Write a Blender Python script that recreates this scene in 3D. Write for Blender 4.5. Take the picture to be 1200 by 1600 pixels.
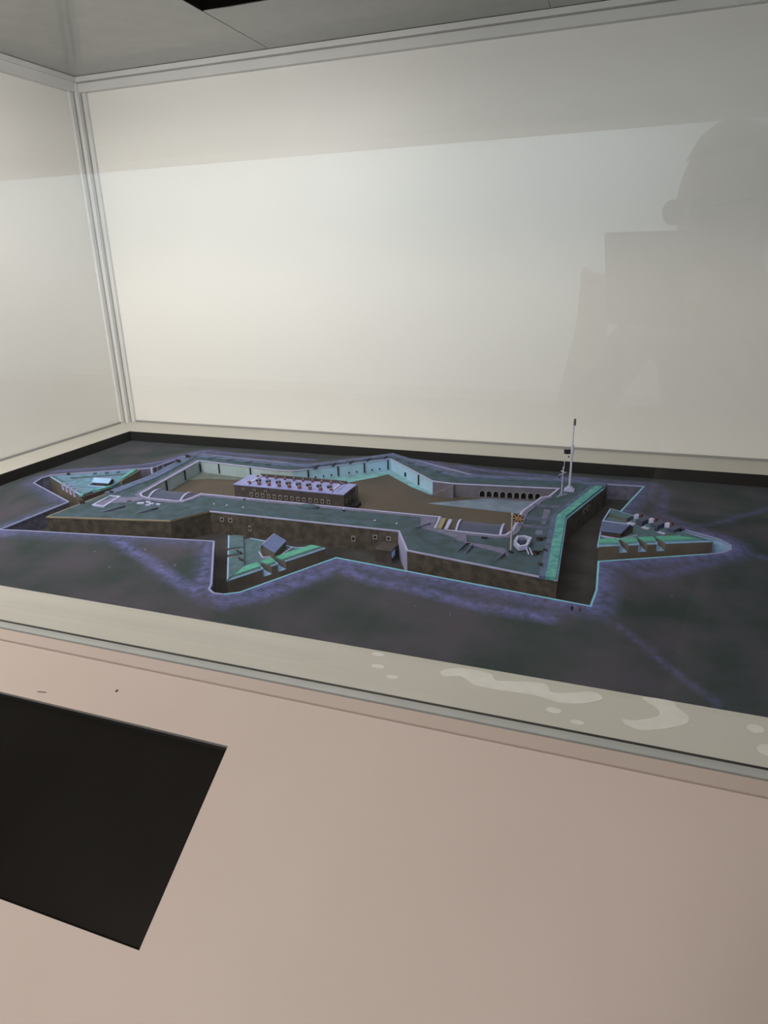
import bpy, bmesh, math, random
from mathutils import Vector, Matrix
from mathutils.geometry import delaunay_2d_cdt
random.seed(7)
for o in list(bpy.data.objects): bpy.data.objects.remove(o)
SC = bpy.context.scene
COL = SC.collection

# ------------------------------------------------------------------ camera
CAM = Vector((1.51, -0.5968, 0.45))
YAW, PITCH, ROLL = 0.35206, -0.34944, -0.02444
M3 = Matrix.Rotation(YAW, 3, 'Z') @ Matrix.Rotation(PITCH, 3, 'X')
r_, u_, f_ = M3 @ Vector((1, 0, 0)), M3 @ Vector((0, 0, 1)), M3 @ Vector((0, 1, 0))
RT = math.cos(ROLL) * r_ + math.sin(ROLL) * u_
UP = -math.sin(ROLL) * r_ + math.cos(ROLL) * u_
FW = f_
cd = bpy.data.cameras.new('camera')
cam = bpy.data.objects.new('camera', cd); COL.objects.link(cam)
rm = Matrix((RT, UP, -FW)).transposed().to_4x4()
cam.matrix_world = Matrix.Translation(CAM) @ rm
cd.sensor_fit = 'VERTICAL'; cd.sensor_height = 36.0
cd.lens = 36.0 * 1054.757 / 1600.0
cd.clip_start = 0.005; cd.clip_end = 60
SC.camera = cam

# ------------------------------------------------------------------ world, lights, exposure
W_CASE, D_CASE, H_CASE = 2.0, 1.139, 0.949
FLOOR_Z, CEIL_Z = -1.0, 1.615
world = bpy.data.worlds.new('World'); SC.world = world; world.use_nodes = True
bg = world.node_tree.nodes['Background']
bg.inputs[0].default_value = (0.9, 0.92, 1.0, 1); bg.inputs[1].default_value = 0.02

def area(name, loc, target, sx, sy, power, col):
    ld = bpy.data.lights.new(name, 'AREA'); ld.shape = 'RECTANGLE'; ld.size = sx; ld.size_y = sy
    ld.energy = power; ld.color = col
    o = bpy.data.objects.new(name, ld); COL.objects.link(o)
    d = Vector(target) - Vector(loc)
    o.location = loc; o.rotation_euler = d.to_track_quat('-Z', 'Y').to_euler()
    return o
area('case_light', (0.74, 0.50, H_CASE - 0.012), (0.74, 0.50, 0), 0.22, 0.40, 2.0, (1.0, 0.965, 0.915))
area('fill_strip', (0.35, 0.022, H_CASE - 0.040), (-0.15, 0.75, 0.45), 0.6, 0.012, 8.8, (1.0, 0.955, 0.905))  # added fill strip, brightens the left and back panels
area('fill_strip_end', (1.50, 0.022, H_CASE - 0.040), (1.50, 1.1, 0.15), 0.8, 0.012, 2.5, (1.0, 0.965, 0.915))  # second added strip, lifts the darker right end
area('wall_wash_light', (-2.6, -5.6, CEIL_Z - 0.05), (-2.6, -7.0, 0.7), 9.0, 0.15, 235, (0.78, 0.94, 1.0))
area('room_light', (0.6, -1.6, CEIL_Z - 0.03), (0.3, -0.9, 0), 1.2, 0.6, 53, (1.0, 0.895, 0.82))
SC.view_settings.view_transform = 'Standard'; SC.view_settings.look = 'None'
SC.view_settings.gamma = 1.0; SC.view_settings.use_curve_mapping = False
SC.view_settings.exposure = 0.0

# ------------------------------------------------------------------ materials
MATS = {}
def mat(name, col, rough=0.7, col2=None, scale=20.0, detail=6.0, lo=0.35, hi=0.65, spec=0.3, metal=0.0, bump=0.0, bscale=None, attr=None, acol=None):
    m = bpy.data.materials.new(name); m.use_nodes = True
    nt = m.node_tree; b = nt.nodes['Principled BSDF']
    b.inputs['Roughness'].default_value = rough; b.inputs['Metallic'].default_value = metal
    b.inputs['Specular IOR Level'].default_value = spec
    if col2 is None: col2 = tuple(c * 0.93 for c in col)
    geo = nt.nodes.new('ShaderNodeNewGeometry')
    n = nt.nodes.new('ShaderNodeTexNoise'); n.inputs['Scale'].default_value = scale; n.inputs['Detail'].default_value = detail
    nt.links.new(geo.outputs['Position'], n.inputs['Vector'])
    mr = nt.nodes.new('ShaderNodeMapRange'); mr.inputs[1].default_value = lo; mr.inputs[2].default_value = hi
    nt.links.new(n.outputs['Fac'], mr.inputs[0])
    mx = nt.nodes.new('ShaderNodeMix'); mx.data_type = 'RGBA'
    mx.inputs[6].default_value = (*col, 1); mx.inputs[7].default_value = (*col2, 1)
    nt.links.new(mr.outputs[0], mx.inputs[0])
    out = mx.outputs[2]
    if attr:
        at = nt.nodes.new('ShaderNodeAttribute'); at.attribute_name = attr
        n3 = nt.nodes.new('ShaderNodeTexNoise'); n3.inputs['Scale'].default_value = 70; n3.inputs['Detail'].default_value = 12; n3.inputs['Roughness'].default_value = 0.7
        nt.links.new(geo.outputs['Position'], n3.inputs['Vector'])
        m3 = nt.nodes.new('ShaderNodeMapRange'); m3.inputs[1].default_value = 0.3; m3.inputs[2].default_value = 0.62
        nt.links.new(n3.outputs['Fac'], m3.inputs[0])
        ml = nt.nodes.new('ShaderNodeMath'); ml.operation = 'MULTIPLY'
        nt.links.new(at.outputs['Fac'], ml.inputs[0]); nt.links.new(m3.outputs[0], ml.inputs[1])
        mx2 = nt.nodes.new('ShaderNodeMix'); mx2.data_type = 'RGBA'
        nt.links.new(ml.outputs[0], mx2.inputs[0]); nt.links.new(out, mx2.inputs[6])
        mx2.inputs[7].default_value = (*acol, 1)
        out = mx2.outputs[2]
    nt.links.new(out, b.inputs['Base Color'])
    if bump:
        n2 = nt.nodes.new('ShaderNodeTexNoise'); n2.inputs['Scale'].default_value = bscale or scale * 4; n2.inputs['Detail'].default_value = 8
        nt.links.new(geo.outputs['Position'], n2.inputs['Vector'])
        bp = nt.nodes.new('ShaderNodeBump'); bp.inputs['Strength'].default_value = bump; bp.inputs['Distance'].default_value = 0.002
        nt.links.new(n2.outputs['Fac'], bp.inputs['Height']); nt.links.new(bp.outputs[0], b.inputs['Normal'])
    MATS[name] = m
    return m

mat('panel_white', (0.80, 0.787, 0.760), 0.45, (0.785, 0.772, 0.742), 3.0, spec=0.3)
mat('frame_metal', (0.68, 0.68, 0.67), 0.38, (0.64, 0.64, 0.635), 8.0, spec=0.5)
mat('frame_groove', (0.30, 0.30, 0.295), 0.6)
mat('ceiling_panel_grey', (0.37, 0.375, 0.36), 0.14, (0.35, 0.355, 0.34), 25.0, spec=0.5)
mat('ledge_white', (0.55, 0.54, 0.495), 0.5, (0.52, 0.51, 0.46), 4.0, spec=0.3)
mat('residue_white', (0.72, 0.71, 0.68), 0.5, (0.66, 0.65, 0.61), 60.0)
mat('recess_black', (0.012, 0.011, 0.010), 0.6)
mat('black_void', (0.004, 0.004, 0.004), 0.9, spec=0.0)
mat('gasket_black', (0.006, 0.006, 0.006), 0.5)
mat('lip_metal', (0.52, 0.55, 0.54), 0.35, spec=0.5)
mat('laminate_pink', (0.64, 0.55, 0.50), 0.55, (0.62, 0.53, 0.48), 6.0, spec=0.25)
mat('seam_brown', (0.035, 0.022, 0.018), 0.7)
mat('screen_black', (0.010, 0.009, 0.008), 0.45, (0.012, 0.011, 0.009), 8, spec=0.10)
mat('recess_edge_grey', (0.50, 0.46, 0.43), 0.5)
mat('fleck', (0.03, 0.03, 0.03), 0.8)
# model; blue-cyan light and dark shade on fort faces are put into the colours
mat('glacis_turf', (0.044, 0.062, 0.062), 0.85, (0.084, 0.080, 0.102), 11.0, 12, 0.36, 0.64, spec=0.1, bump=0.45, bscale=320, attr='path', acol=(0.17, 0.18, 0.46))  # acol tints the paths and paints the blue glow along the ditch crest
mat('ditch_floor', (0.045, 0.044, 0.046), 0.85, (0.075, 0.072, 0.074), 18.0, spec=0.1)
mat('ditch_wall', (0.16, 0.16, 0.26), 0.8, (0.10, 0.10, 0.15), 90.0)
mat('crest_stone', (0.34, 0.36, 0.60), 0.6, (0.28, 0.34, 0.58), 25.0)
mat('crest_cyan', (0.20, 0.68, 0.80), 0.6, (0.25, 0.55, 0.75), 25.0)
mat('scarp_brown', (0.120, 0.102, 0.084), 0.85, (0.062, 0.053, 0.045), 70.0, 10, 0.38, 0.62, bump=0.5, bscale=300)  # shade on the outer faces is put into this brown
mat('scarp_plain', (0.19, 0.165, 0.14), 0.85, (0.125, 0.108, 0.092), 24.0, 6)
mat('rampart_turf', (0.044, 0.078, 0.090), 0.85, (0.070, 0.114, 0.160), 40.0, 9, bump=0.5, bscale=240)
mat('rampart_turf_blue', (0.075, 0.115, 0.175), 0.85, (0.13, 0.165, 0.33), 60.0, 9, bump=0.4, bscale=240)
mat('turf_lit_bright', (0.07, 0.27, 0.30), 0.8, (0.15, 0.46, 0.42), 110.0, 8, bump=0.4, bscale=240)  # brightly lit parapet slope, its light put into the turf colour
mat('turf_green', (0.09, 0.40, 0.26), 0.8, (0.14, 0.44, 0.40), 110.0, 8, bump=0.4, bscale=240)
mat('turf_teal', (0.075, 0.135, 0.165), 0.85, (0.11, 0.19, 0.24), 70.0, 8, bump=0.4, bscale=240)
mat('turf_sky', (0.15, 0.30, 0.46), 0.85, (0.11, 0.20, 0.27), 60.0, 8)
mat('path_lavender', (0.19, 0.19, 0.33), 0.8, (0.13, 0.14, 0.22), 70.0, 8)
mat('coping_lavender', (0.50, 0.50, 0.80), 0.55, (0.40, 0.41, 0.66), 40.0)
mat('coping_tan', (0.32, 0.27, 0.19), 0.6, (0.26, 0.22, 0.16), 40.0)
mat('inner_wall_lit_pale', (0.42, 0.52, 0.60), 0.7, (0.34, 0.44, 0.46), 30.0)  # light on the front-facing inner walls is put into the colour
mat('inner_wall_lit_blue', (0.40, 0.62, 0.86), 0.7, (0.36, 0.56, 0.70), 30.0)  # bluest light, painted into the redan walls
mat('inner_wall_grey', (0.17, 0.16, 0.21), 0.7, (0.13, 0.12, 0.15), 40.0)
mat('parade_brown', (0.115, 0.090, 0.074), 0.85, (0.085, 0.078, 0.066), 12.0, 6)
mat('parade_pale', (0.22, 0.30, 0.42), 0.8, (0.17, 0.22, 0.31), 30.0)
mat('parade_cyan', (0.24, 0.52, 0.58), 0.8, (0.17, 0.32, 0.36), 30.0)
mat('parade_grey', (0.17, 0.21, 0.20), 0.8, (0.12, 0.14, 0.13), 30.0)
mat('brick_dark', (0.090, 0.072, 0.072), 0.8, (0.060, 0.050, 0.052), 60.0)
mat('roof_periwinkle', (0.34, 0.37, 0.74), 0.6, (0.26, 0.29, 0.58), 40.0)
mat('roof_slate', (0.080, 0.098, 0.170), 0.5, (0.065, 0.080, 0.14), 30.0)
mat('roof_blue', (0.15, 0.21, 0.46), 0.5, (0.13, 0.18, 0.40), 30.0)
mat('roof_blue2', (0.115, 0.15, 0.29), 0.5, (0.10, 0.13, 0.25), 30.0)
mat('chimney_red', (0.20, 0.085, 0.08), 0.8)
mat('window_frame_pale', (0.34, 0.33, 0.33), 0.7)
mat('opening_black', (0.004, 0.004, 0.005), 0.7)
mat('iron_dark', (0.018, 0.018, 0.024), 0.6)
mat('wood_brown', (0.16, 0.085, 0.055), 0.7, (0.11, 0.06, 0.045), 60)
mat('stone_blue', (0.34, 0.58, 0.88), 0.6, (0.28, 0.46, 0.74), 40)
mat('stone_white', (0.56, 0.58, 0.85), 0.6, (0.46, 0.48, 0.74), 40)
mat('mast_white', (0.55, 0.55, 0.72), 0.5)
mat('mast_tan', (0.55, 0.47, 0.45), 0.5)
mat('flag_dark', (0.012, 0.012, 0.018), 0.7)
mat('flag_orange', (0.55, 0.30, 0.17), 0.7)
mat('flag_grey', (0.16, 0.15, 0.15), 0.7)
# room
mat('room_wall', (0.82, 0.83, 0.84), 0.8)
mat('room_ceiling', (0.30, 0.22, 0.18), 0.9, (0.24, 0.18, 0.15), 1.5)
mat('room_floor', (0.14, 0.12, 0.10), 0.6, (0.10, 0.09, 0.08), 3.0)
mat('skin', (0.48, 0.30, 0.22), 0.5)
mat('hair', (0.05, 0.04, 0.035), 0.6, (0.09, 0.07, 0.06), 80)
mat('shirt_pale', (0.42, 0.42, 0.43), 0.8)
mat('sleeve_dark', (0.06, 0.06, 0.065), 0.8)
mat('trousers_dark', (0.025, 0.025, 0.03), 0.8)
mat('shoe_black', (0.02, 0.02, 0.02), 0.5)
mat('phone_black', (0.03, 0.03, 0.034), 0.3, spec=0.5)
mat('lens_black', (0.005, 0.005, 0.006), 0.1, spec=0.6)

def glass_mat():
    m = bpy.data.materials.new('clear_glass'); m.use_nodes = True
    nt = m.node_tree; nt.nodes.clear()
    o = nt.nodes.new('ShaderNodeOutputMaterial'); t = nt.nodes.new('ShaderNodeBsdfTransparent')
    t.inputs[0].default_value = (0.985, 0.99, 0.985, 1)
    g = nt.nodes.new('ShaderNodeBsdfGlossy'); g.inputs['Roughness'].default_value = 0.0
    lw = nt.nodes.new('ShaderNodeLayerWeight'); lw.inputs[0].default_value = 0.5
    p = nt.nodes.new('ShaderNodeMath'); p.operation = 'POWER'; p.inputs[1].default_value = 5
    a = nt.nodes.new('ShaderNodeMath'); a.operation = 'MULTIPLY_ADD'; a.inputs[1].default_value = 0.957; a.inputs[2].default_value = 0.043
    mx = nt.nodes.new('ShaderNodeMixShader')
    nt.links.new(lw.outputs['Facing'], p.inputs[0]); nt.links.new(p.outputs[0], a.inputs[0])
    nt.links.new(a.outputs[0], mx.inputs[0]); nt.links.new(t.outputs[0], mx.inputs[1]); nt.links.new(g.outputs[0], mx.inputs[2])
    nt.links.new(mx.outputs[0], o.inputs[0])
    MATS['clear_glass'] = m
glass_mat()

# ------------------------------------------------------------------ helpers
def obj(name, me, m, parent=None):
    o = bpy.data.objects.new(name, me); COL.objects.link(o)
    if parent: o.parent = parent
    if m and not me.materials: me.materials.append(MATS[m])
    return o
def tag(o, label, cat, group=None, kind=None):
    if label: o['label'] = label
    if cat: o['category'] = cat
    if group: o['group'] = group
    if kind: o['kind'] = kind
    return o
def thing(name, label, cat, group=None, loc=(0, 0, 0), rz=0):
    o = bpy.data.objects.new(name, None); COL.objects.link(o); o.location = loc; o.rotation_euler.z = rz
    o.empty_display_size = 0.02
    return tag(o, label, cat, group)
def tomesh(bm, name='m', smooth=False):
    bmesh.ops.recalc_face_normals(bm, faces=bm.faces)
    me = bpy.data.meshes.new(name); bm.to_mesh(me); bm.free()
    if smooth: me.polygons.foreach_set('use_smooth', [True] * len(me.polygons))
    return me
def addbox(bm, x0, x1, y0, y1, z0, z1):
    v = [bm.verts.new(p) for p in [(x0, y0, z0), (x1, y0, z0), (x1, y1, z0), (x0, y1, z0), (x0, y0, z1), (x1, y0, z1), (x1, y1, z1), (x0, y1, z1)]]
    for f in [(0, 1, 2, 3), (4, 5, 6, 7), (0, 1, 5, 4), (1, 2, 6, 5), (2, 3, 7, 6), (3, 0, 4, 7)]: bm.faces.new([v[i] for i in f])
def box(name, m, parent, x0, x1, y0, y1, z0, z1, bevel=0):
    bm = bmesh.new(); addbox(bm, x0, x1, y0, y1, z0, z1)
    if bevel: bmesh.ops.bevel(bm, geom=bm.edges[:], offset=bevel, segments=2, affect='EDGES')
    return obj(name, tomesh(bm), m, parent)
def addprism(bm, poly, z0, z1, zt=None):
    n = len(poly)
    b = [bm.verts.new((p[0], p[1], z0)) for p in poly]
    t = [bm.verts.new((p[0], p[1], (zt[i] if zt else z1))) for i, p in enumerate(poly)]
    bm.faces.new(b); bm.faces.new(t)
    for i in range(n): bm.faces.new([b[i], b[(i + 1) % n], t[(i + 1) % n], t[i]])
def prism(name, m, parent, poly, z0, z1, zt=None):
    bm = bmesh.new(); addprism(bm, poly, z0, z1, zt)
    return obj(name, tomesh(bm), m, parent)
def rect(cx, cy, w, d, a=0):
    c, s = math.cos(a), math.sin(a)
    return [(cx + x * c - y * s, cy + x * s + y * c) for x, y in ((-w / 2, -d / 2), (w / 2, -d / 2), (w / 2, d / 2), (-w / 2, d / 2))]
def seg(p, q, w0, w1):
    """quad along p->q from side offset w0 to w1 (left positive)"""
    d = (Vector(q) - Vector(p)).normalized(); n = Vector((-d.y, d.x))
    p, q = Vector(p), Vector(q)
    return [tuple(p + n * w0), tuple(q + n * w0), tuple(q + n * w1), tuple(p + n * w1)]
def offset_line(pts, w, closed=False):
    out = []; n = len(pts)
    for i in range(n):
        p = Vector(pts[i])
        a = Vector(pts[i - 1]) if (i > 0 or closed) else None
        b = Vector(pts[(i + 1) % n]) if (i < n - 1 or closed) else None
        ds = []
        if a is not None: ds.append((p - a).normalized())
        if b is not None: ds.append((b - p).normalized())
        ns = [Vector((-d.y, d.x)) for d in ds]
        if len(ns) == 2:
            m = (ns[0] + ns[1])
            if m.length < 1e-6: m = ns[0]
            m.normalize(); k = max(0.35, m.dot(ns[0])); out.append(p + m * (w / k))
        else: out.append(p + ns[0] * w)
    return [tuple(v) for v in out]
def strip(name, m, parent, pts, w0, w1, z0, z1, closed=False):
    """mitred band along a polyline between side offsets w0 and w1"""
    A, B = offset_line(pts, w0, closed), offset_line(pts, w1, closed)
    bm = bmesh.new(); n = len(pts)
    va = [(bm.verts.new((*A[i], z0)), bm.verts.new((*B[i], z0)), bm.verts.new((*B[i], z1)), bm.verts.new((*A[i], z1))) for i in range(n)]
    for i in range(n if closed else n - 1):
        p, q = va[i], va[(i + 1) % n]
        for k in range(4): bm.faces.new([p[k], p[(k + 1) % 4], q[(k + 1) % 4], q[k]])
    if not closed: bm.faces.new(va[0]); bm.faces.new(va[-1])
    return obj(name, tomesh(bm), m, parent)
def inpoly(p, poly):
    x, y = p; c = False; n = len(poly)
    for i in range(n):
        x0, y0 = poly[i]; x1, y1 = poly[i - 1]
        if (y0 > y) != (y1 > y) and x < (x1 - x0) * (y - y0) / (y1 - y0) + x0: c = not c
    return c
def dseg(p, a, b):
    ax, ay = a; bx, by = b; dx, dy = bx - ax, by - ay
    L = dx * dx + dy * dy; t = 0 if L == 0 else max(0, min(1, ((p[0] - ax) * dx + (p[1] - ay) * dy) / L))
    return math.hypot(p[0] - ax - dx * t, p[1] - ay - dy * t)
def dpoly(p, pts, closed=True):
    n = len(pts); return min(dseg(p, pts[i], pts[(i + 1) % n]) for i in range(n if closed else n - 1))
def cdt(outer, holes=(), grid=None, keep=0.0):
    V = []; Ed = []
    for pl in [outer, *holes]:
        s = len(V); V += [Vector(p) for p in pl]; n = len(pl); Ed += [(s + i, s + (i + 1) % n) for i in range(n)]
    if grid:
        xs = [p[0] for p in outer]; ys = [p[1] for p in outer]
        x = min(xs) + grid * 0.5
        while x < max(xs):
            y = min(ys) + grid * 0.5
            while y < max(ys):
                q = (x + random.uniform(-.3, .3) * grid, y + random.uniform(-.3, .3) * grid)
                if inpoly(q, outer) and not any(inpoly(q, h) for h in holes) and dpoly(q, outer) > grid * .3 and all(dpoly(q, h) > grid * .3 for h in holes): V.append(Vector(q))
                y += grid
            x += grid
    vs, es, fs, *_ = delaunay_2d_cdt(V, Ed, [], 0, 1e-6)
    out = []
    for f in fs:
        c = sum((vs[i] for i in f), Vector((0, 0))) / len(f)
        if inpoly(c, outer) and not any(inpoly(c, h) for h in holes): out.append(f)
    return [tuple(v) for v in vs], out
def surface(name, m, parent, outer, holes=(), grid=None, zf=lambda p: 0, attrf=None, smooth=False):
    vs, fs = cdt(outer, holes, grid)
    me = bpy.data.meshes.new(name)
    me.from_pydata([(p[0], p[1], zf(p)) for p in vs], [], [list(f) for f in fs])
    for p in me.polygons:
        if p.normal.z < 0: p.flip()
    if attrf:
        a = me.attributes.new('path', 'FLOAT', 'POINT')
        a.data.foreach_set('value', [attrf(p) for p in vs])
    if smooth: me.polygons.foreach_set('use_smooth', [True] * len(me.polygons))
    return obj(name, me, m, parent)
def cyl(bm, p, q, r0, r1=None, n=10):
    p, q = Vector(p), Vector(q); r1 = r0 if r1 is None else r1
    ax = (q - p).normalized(); a = ax.orthogonal().normalized(); b = ax.cross(a)
    A = [bm.verts.new(p + (a * math.cos(t) + b * math.sin(t)) * r0) for t in [2 * math.pi * i / n for i in range(n)]]
    B = [bm.verts.new(q + (a * math.cos(t) + b * math.sin(t)) * r1) for t in [2 * math.pi * i / n for i in range(n)]]
    bm.faces.new(A); bm.faces.new(B)
    for i in range(n): bm.faces.new([A[i], A[(i + 1) % n], B[(i + 1) % n], B[i]])
def rod(name, m, parent, p, q, r0, r1=None, n=10):
    bm = bmesh.new(); cyl(bm, p, q, r0, r1, n); return obj(name, tomesh(bm), m, parent)
def copy_tree(o, parent=None):
    c = o.copy(); COL.objects.link(c); c.parent = parent
    for ch in list(o.children): copy_tree(ch, c)
    return c

# ------------------------------------------------------------------ room
def struct(name, m, *a):
    o = box(name, m, None, *a); o['kind'] = 'structure'; return o
RX0, RX1, RY0, RY1 = -9.0, 6.0, -7.0, 1.30
struct('floor', 'room_floor', RX0, RX1, RY0, RY1, FLOOR_Z - 0.1, FLOOR_Z)
struct('ceiling', 'room_ceiling', RX0, RX1, RY0, RY1, CEIL_Z, CEIL_Z + 0.1)
struct('wall_front', 'room_wall', RX0, RX1, RY0 - 0.1, RY0, FLOOR_Z, CEIL_Z)
struct('wall_back', 'room_wall', RX0, RX1, RY1, RY1 + 0.1, FLOOR_Z, CEIL_Z)
struct('wall_left', 'room_wall', RX0 - 0.1, RX0, RY0, RY1, FLOOR_Z, CEIL_Z)
struct('wall_right', 'room_wall', RX1, RX1 + 0.1, RY0, RY1, FLOOR_Z, CEIL_Z)
struct('glint_shield_1', 'room_ceiling', RX0, RX1, -5.48, -5.44, CEIL_Z - 0.16, CEIL_Z)  # added board, hides the wall wash lamp's glint from the glass
struct('baseboard_front', 'ledge_white', RX0, RX1, RY0, RY0 + 0.015, FLOOR_Z, FLOOR_Z + 0.12)

# ------------------------------------------------------------------ display case
case = thing('display_case', 'large glass display case with white panels, grey metal frame and pink sloped counter', 'display case', loc=(0, 0, FLOOR_Z))
case_off = Vector((0, 0, -FLOOR_Z))
def cbox(name, m, *a, bevel=0, parent=None):
    o = box(name, m, parent or case, *a, bevel=bevel)
    if parent is None: o.location = case_off
    return o
W, D, H = W_CASE, D_CASE, H_CASE
IX0, IX1, IY0, IY1 = 0.105, W - 0.105, 0.086, D - 0.118
# panels and glass
cbox('back_panel', 'panel_white', -0.02, W + 0.02, D, D + 0.02, -0.01, H)
cbox('side_panel', 'panel_white', -0.02, 0.0, 0.0, D, -0.01, H)
cbox('side_glass', 'clear_glass', W, W + 0.008, 0.0, D, -0.01, H)
cbox('front_glass', 'clear_glass', 0.0, W, -0.007, -0.001, 0.0, H)
# corner posts: square core with a grooved flange on each side
def post(px, py, sx, sy):
    p = cbox('corner_post', 'frame_metal', px, px + sx * 0.021, py, py + sy * 0.021, 0.0, H - 0.002)
    box('groove', 'frame_groove', p, px + sx * 0.021, px + sx * 0.0235, py, py + sy * 0.010, 0.0, H - 0.03)
    box('groove', 'frame_groove', p, px, px + sx * 0.010, py + sy * 0.021, py + sy * 0.0235, 0.0, H - 0.03)
    box('flange', 'frame_metal', p, px + sx * 0.0235, px + sx * 0.036, py, py + sy * 0.008, 0.0, H - 0.03)
    box('flange', 'frame_metal', p, px, px + sx * 0.008, py + sy * 0.0235, py + sy * 0.036, 0.0, H - 0.03)
post(0, D, 1, -1); post(W, D, -1, -1)
cbox('corner_post', 'frame_metal', -0.012, 0.012, -0.012, 0.012, 0.0, H)
cbox('corner_post', 'frame_metal', W - 0.012, W + 0.012, -0.012, 0.012, 0.0, H)
# top rails, two stepped mouldings each
def rail(x0, x1, y0, y1, ax):
    p = cbox('top_rail', 'frame_metal', x0, x1, y0, y1, H - 0.036, H)
    return p
rl = rail(0, W, D - 0.016, D, 0); box('bead', 'frame_metal', rl, 0, W, D - 0.024, D - 0.016, H - 0.013, H - 0.001)
box('groove', 'frame_groove', rl, 0.02, W, D - 0.017, D - 0.0158, H - 0.0155, H - 0.0135)
rl = rail(0, 0.016, 0, D, 1); box('bead', 'frame_metal', rl, 0.016, 0.024, 0, D, H - 0.013, H - 0.001)
rl = rail(W - 0.016, W, 0, D, 1)
rl = rail(0, W, -0.016, 0.010, 0)
# bottom beads where the panels meet the ledge
cbox('bottom_bead', 'frame_groove', 0.02, W, D - 0.006, D, 0.0, 0.005)
cbox('bottom_bead', 'frame_groove', 0.0, 0.006, 0.0, D - 0.02, 0.0, 0.005)
# ceiling panels around the dark light opening
OX0, OX1, OY0, OY1 = 0.614, 1.28, 0.25, 0.838
cbox('ceiling_panel', 'ceiling_panel_grey', 0.0, OX0 - 0.0012, 0.0, D, H, H + 0.012)
cbox('ceiling_panel', 'ceiling_panel_grey', OX0 + 0.0012, OX1, OY1, D, H, H + 0.0015)
cbox('ceiling_panel', 'ceiling_panel_grey', OX0 + 0.0012, OX1, 0.0, OY0, H, H + 0.012)
cbox('ceiling_panel', 'ceiling_panel_grey', OX1 + 0.0012, W, 0.0, D, H, H + 0.012)
lb = cbox('light_hood', 'black_void', 0.0, W, 0.0, D, H + 0.06, H + 0.10)
box('hood_side', 'black_void', lb, OX0 - 0.004, OX0 + 0.0006, OY0, OY1 + 0.004, H + 0.001, H + 0.06)
box('hood_side', 'black_void', lb, OX1, OX1 + 0.004, OY0, OY1, H + 0.012, H + 0.06)
box('hood_side', 'black_void', lb, OX0, OX1, OY1 + 0.0005, OY1 + 0.004, H + 0.0015, H + 0.06)
box('hood_side', 'black_void', lb, OX0, OX1, OY0 - 0.004, OY0 - 0.0005, H + 0.012, H + 0.06)
lh = cbox('light_fixture', 'frame_metal', 0.62, 0.86, 0.29, 0.71, H - 0.010, H + 0.060)
cbox('fill_strip_channel', 'frame_metal', 0.03, 1.92, 0.010, 0.0155, H - 0.050, H - 0.030)  # added channel that carries the added fill strips
# ledge: four mitred boards with the recess between them
def cprism(name, m, poly, z0, z1):
    o = prism(name, m, case, poly, z0, z1); o.location = case_off; return o
cprism('ledge_board', 'ledge_white', [(0, 0.0), (W, 0.0), (IX1, IY0), (IX0, IY0)], -0.018, 0.0)
cprism('ledge_board', 'ledge_white', [(0, D), (IX0, IY1), (IX1, IY1), (W, D)], -0.018, 0.0)
cprism('ledge_board', 'ledge_white', [(0, 0.0), (IX0, IY0), (IX0, IY1), (0, D)], -0.018, 0.0)
cprism('ledge_board', 'ledge_white', [(W, 0.0), (W, D), (IX1, IY1), (IX1, IY0)], -0.018, 0.0)
EPS = 0.0006
cbox('recess_wall', 'recess_black', IX0 - 0.01, IX1 + 0.01, IY1 + EPS, IY1 + 0.01, -0.09, -0.0006)
cbox('recess_wall', 'recess_black', IX0 - 0.01, IX1 + 0.01, IY0 - 0.01, IY0 - EPS, -0.09, -0.0006)
cbox('recess_wall', 'recess_black', IX0 - 0.01, IX0 - EPS, IY0, IY1, -0.09, -0.0006)
cbox('recess_wall', 'recess_black', IX1 + EPS, IX1 + 0.01, IY0, IY1, -0.09, -0.0006)
# thin black lining boards on the faces of the recess, just under the ledge edge
cbox('recess_lining', 'recess_black', IX0, IX1, IY1 - 0.0015, IY1, -0.06, -0.0008)
cbox('recess_lining', 'recess_black', IX0, IX0 + 0.0015, IY0, IY1, -0.06, -0.0008)
cbox('recess_lining', 'recess_black', IX1 - 0.0015, IX1, IY0, IY1, -0.06, -0.0008)
cbox('recess_lining', 'recess_black', IX0, IX1, IY0, IY0 + 0.0015, -0.06, -0.0008)
# glazing channel, lip and outer rim board
cbox('gasket', 'gasket_black', -0.01, W + 0.01, -0.0008, 0.0022, -0.003, 0.0007)
cbox('glazing_lip', 'lip_metal', -0.01, W + 0.01, -0.0128, -0.0008, -0.006, 0.0)
cbox('glazing_lip', 'frame_groove', -0.01, W + 0.01, -0.0146, -0.0128, -0.006, -0.0006)
cbox('rim_board', 'laminate_pink', -0.02, W + 0.02, -0.036, -0.0146, -0.03, -0.001, bevel=0.0006)
cbox('seam', 'seam_brown', -0.02, W + 0.02, -0.0395, -0.036, -0.03, -0.004)
cbox('seam', 'laminate_pink', -0.02, W + 0.02, -0.0381, -0.0375, -0.03, -0.0035)
cbox('plinth', 'laminate_pink', -0.02, W + 0.02, -0.02, D + 0.02, FLOOR_Z, -0.07)
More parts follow.
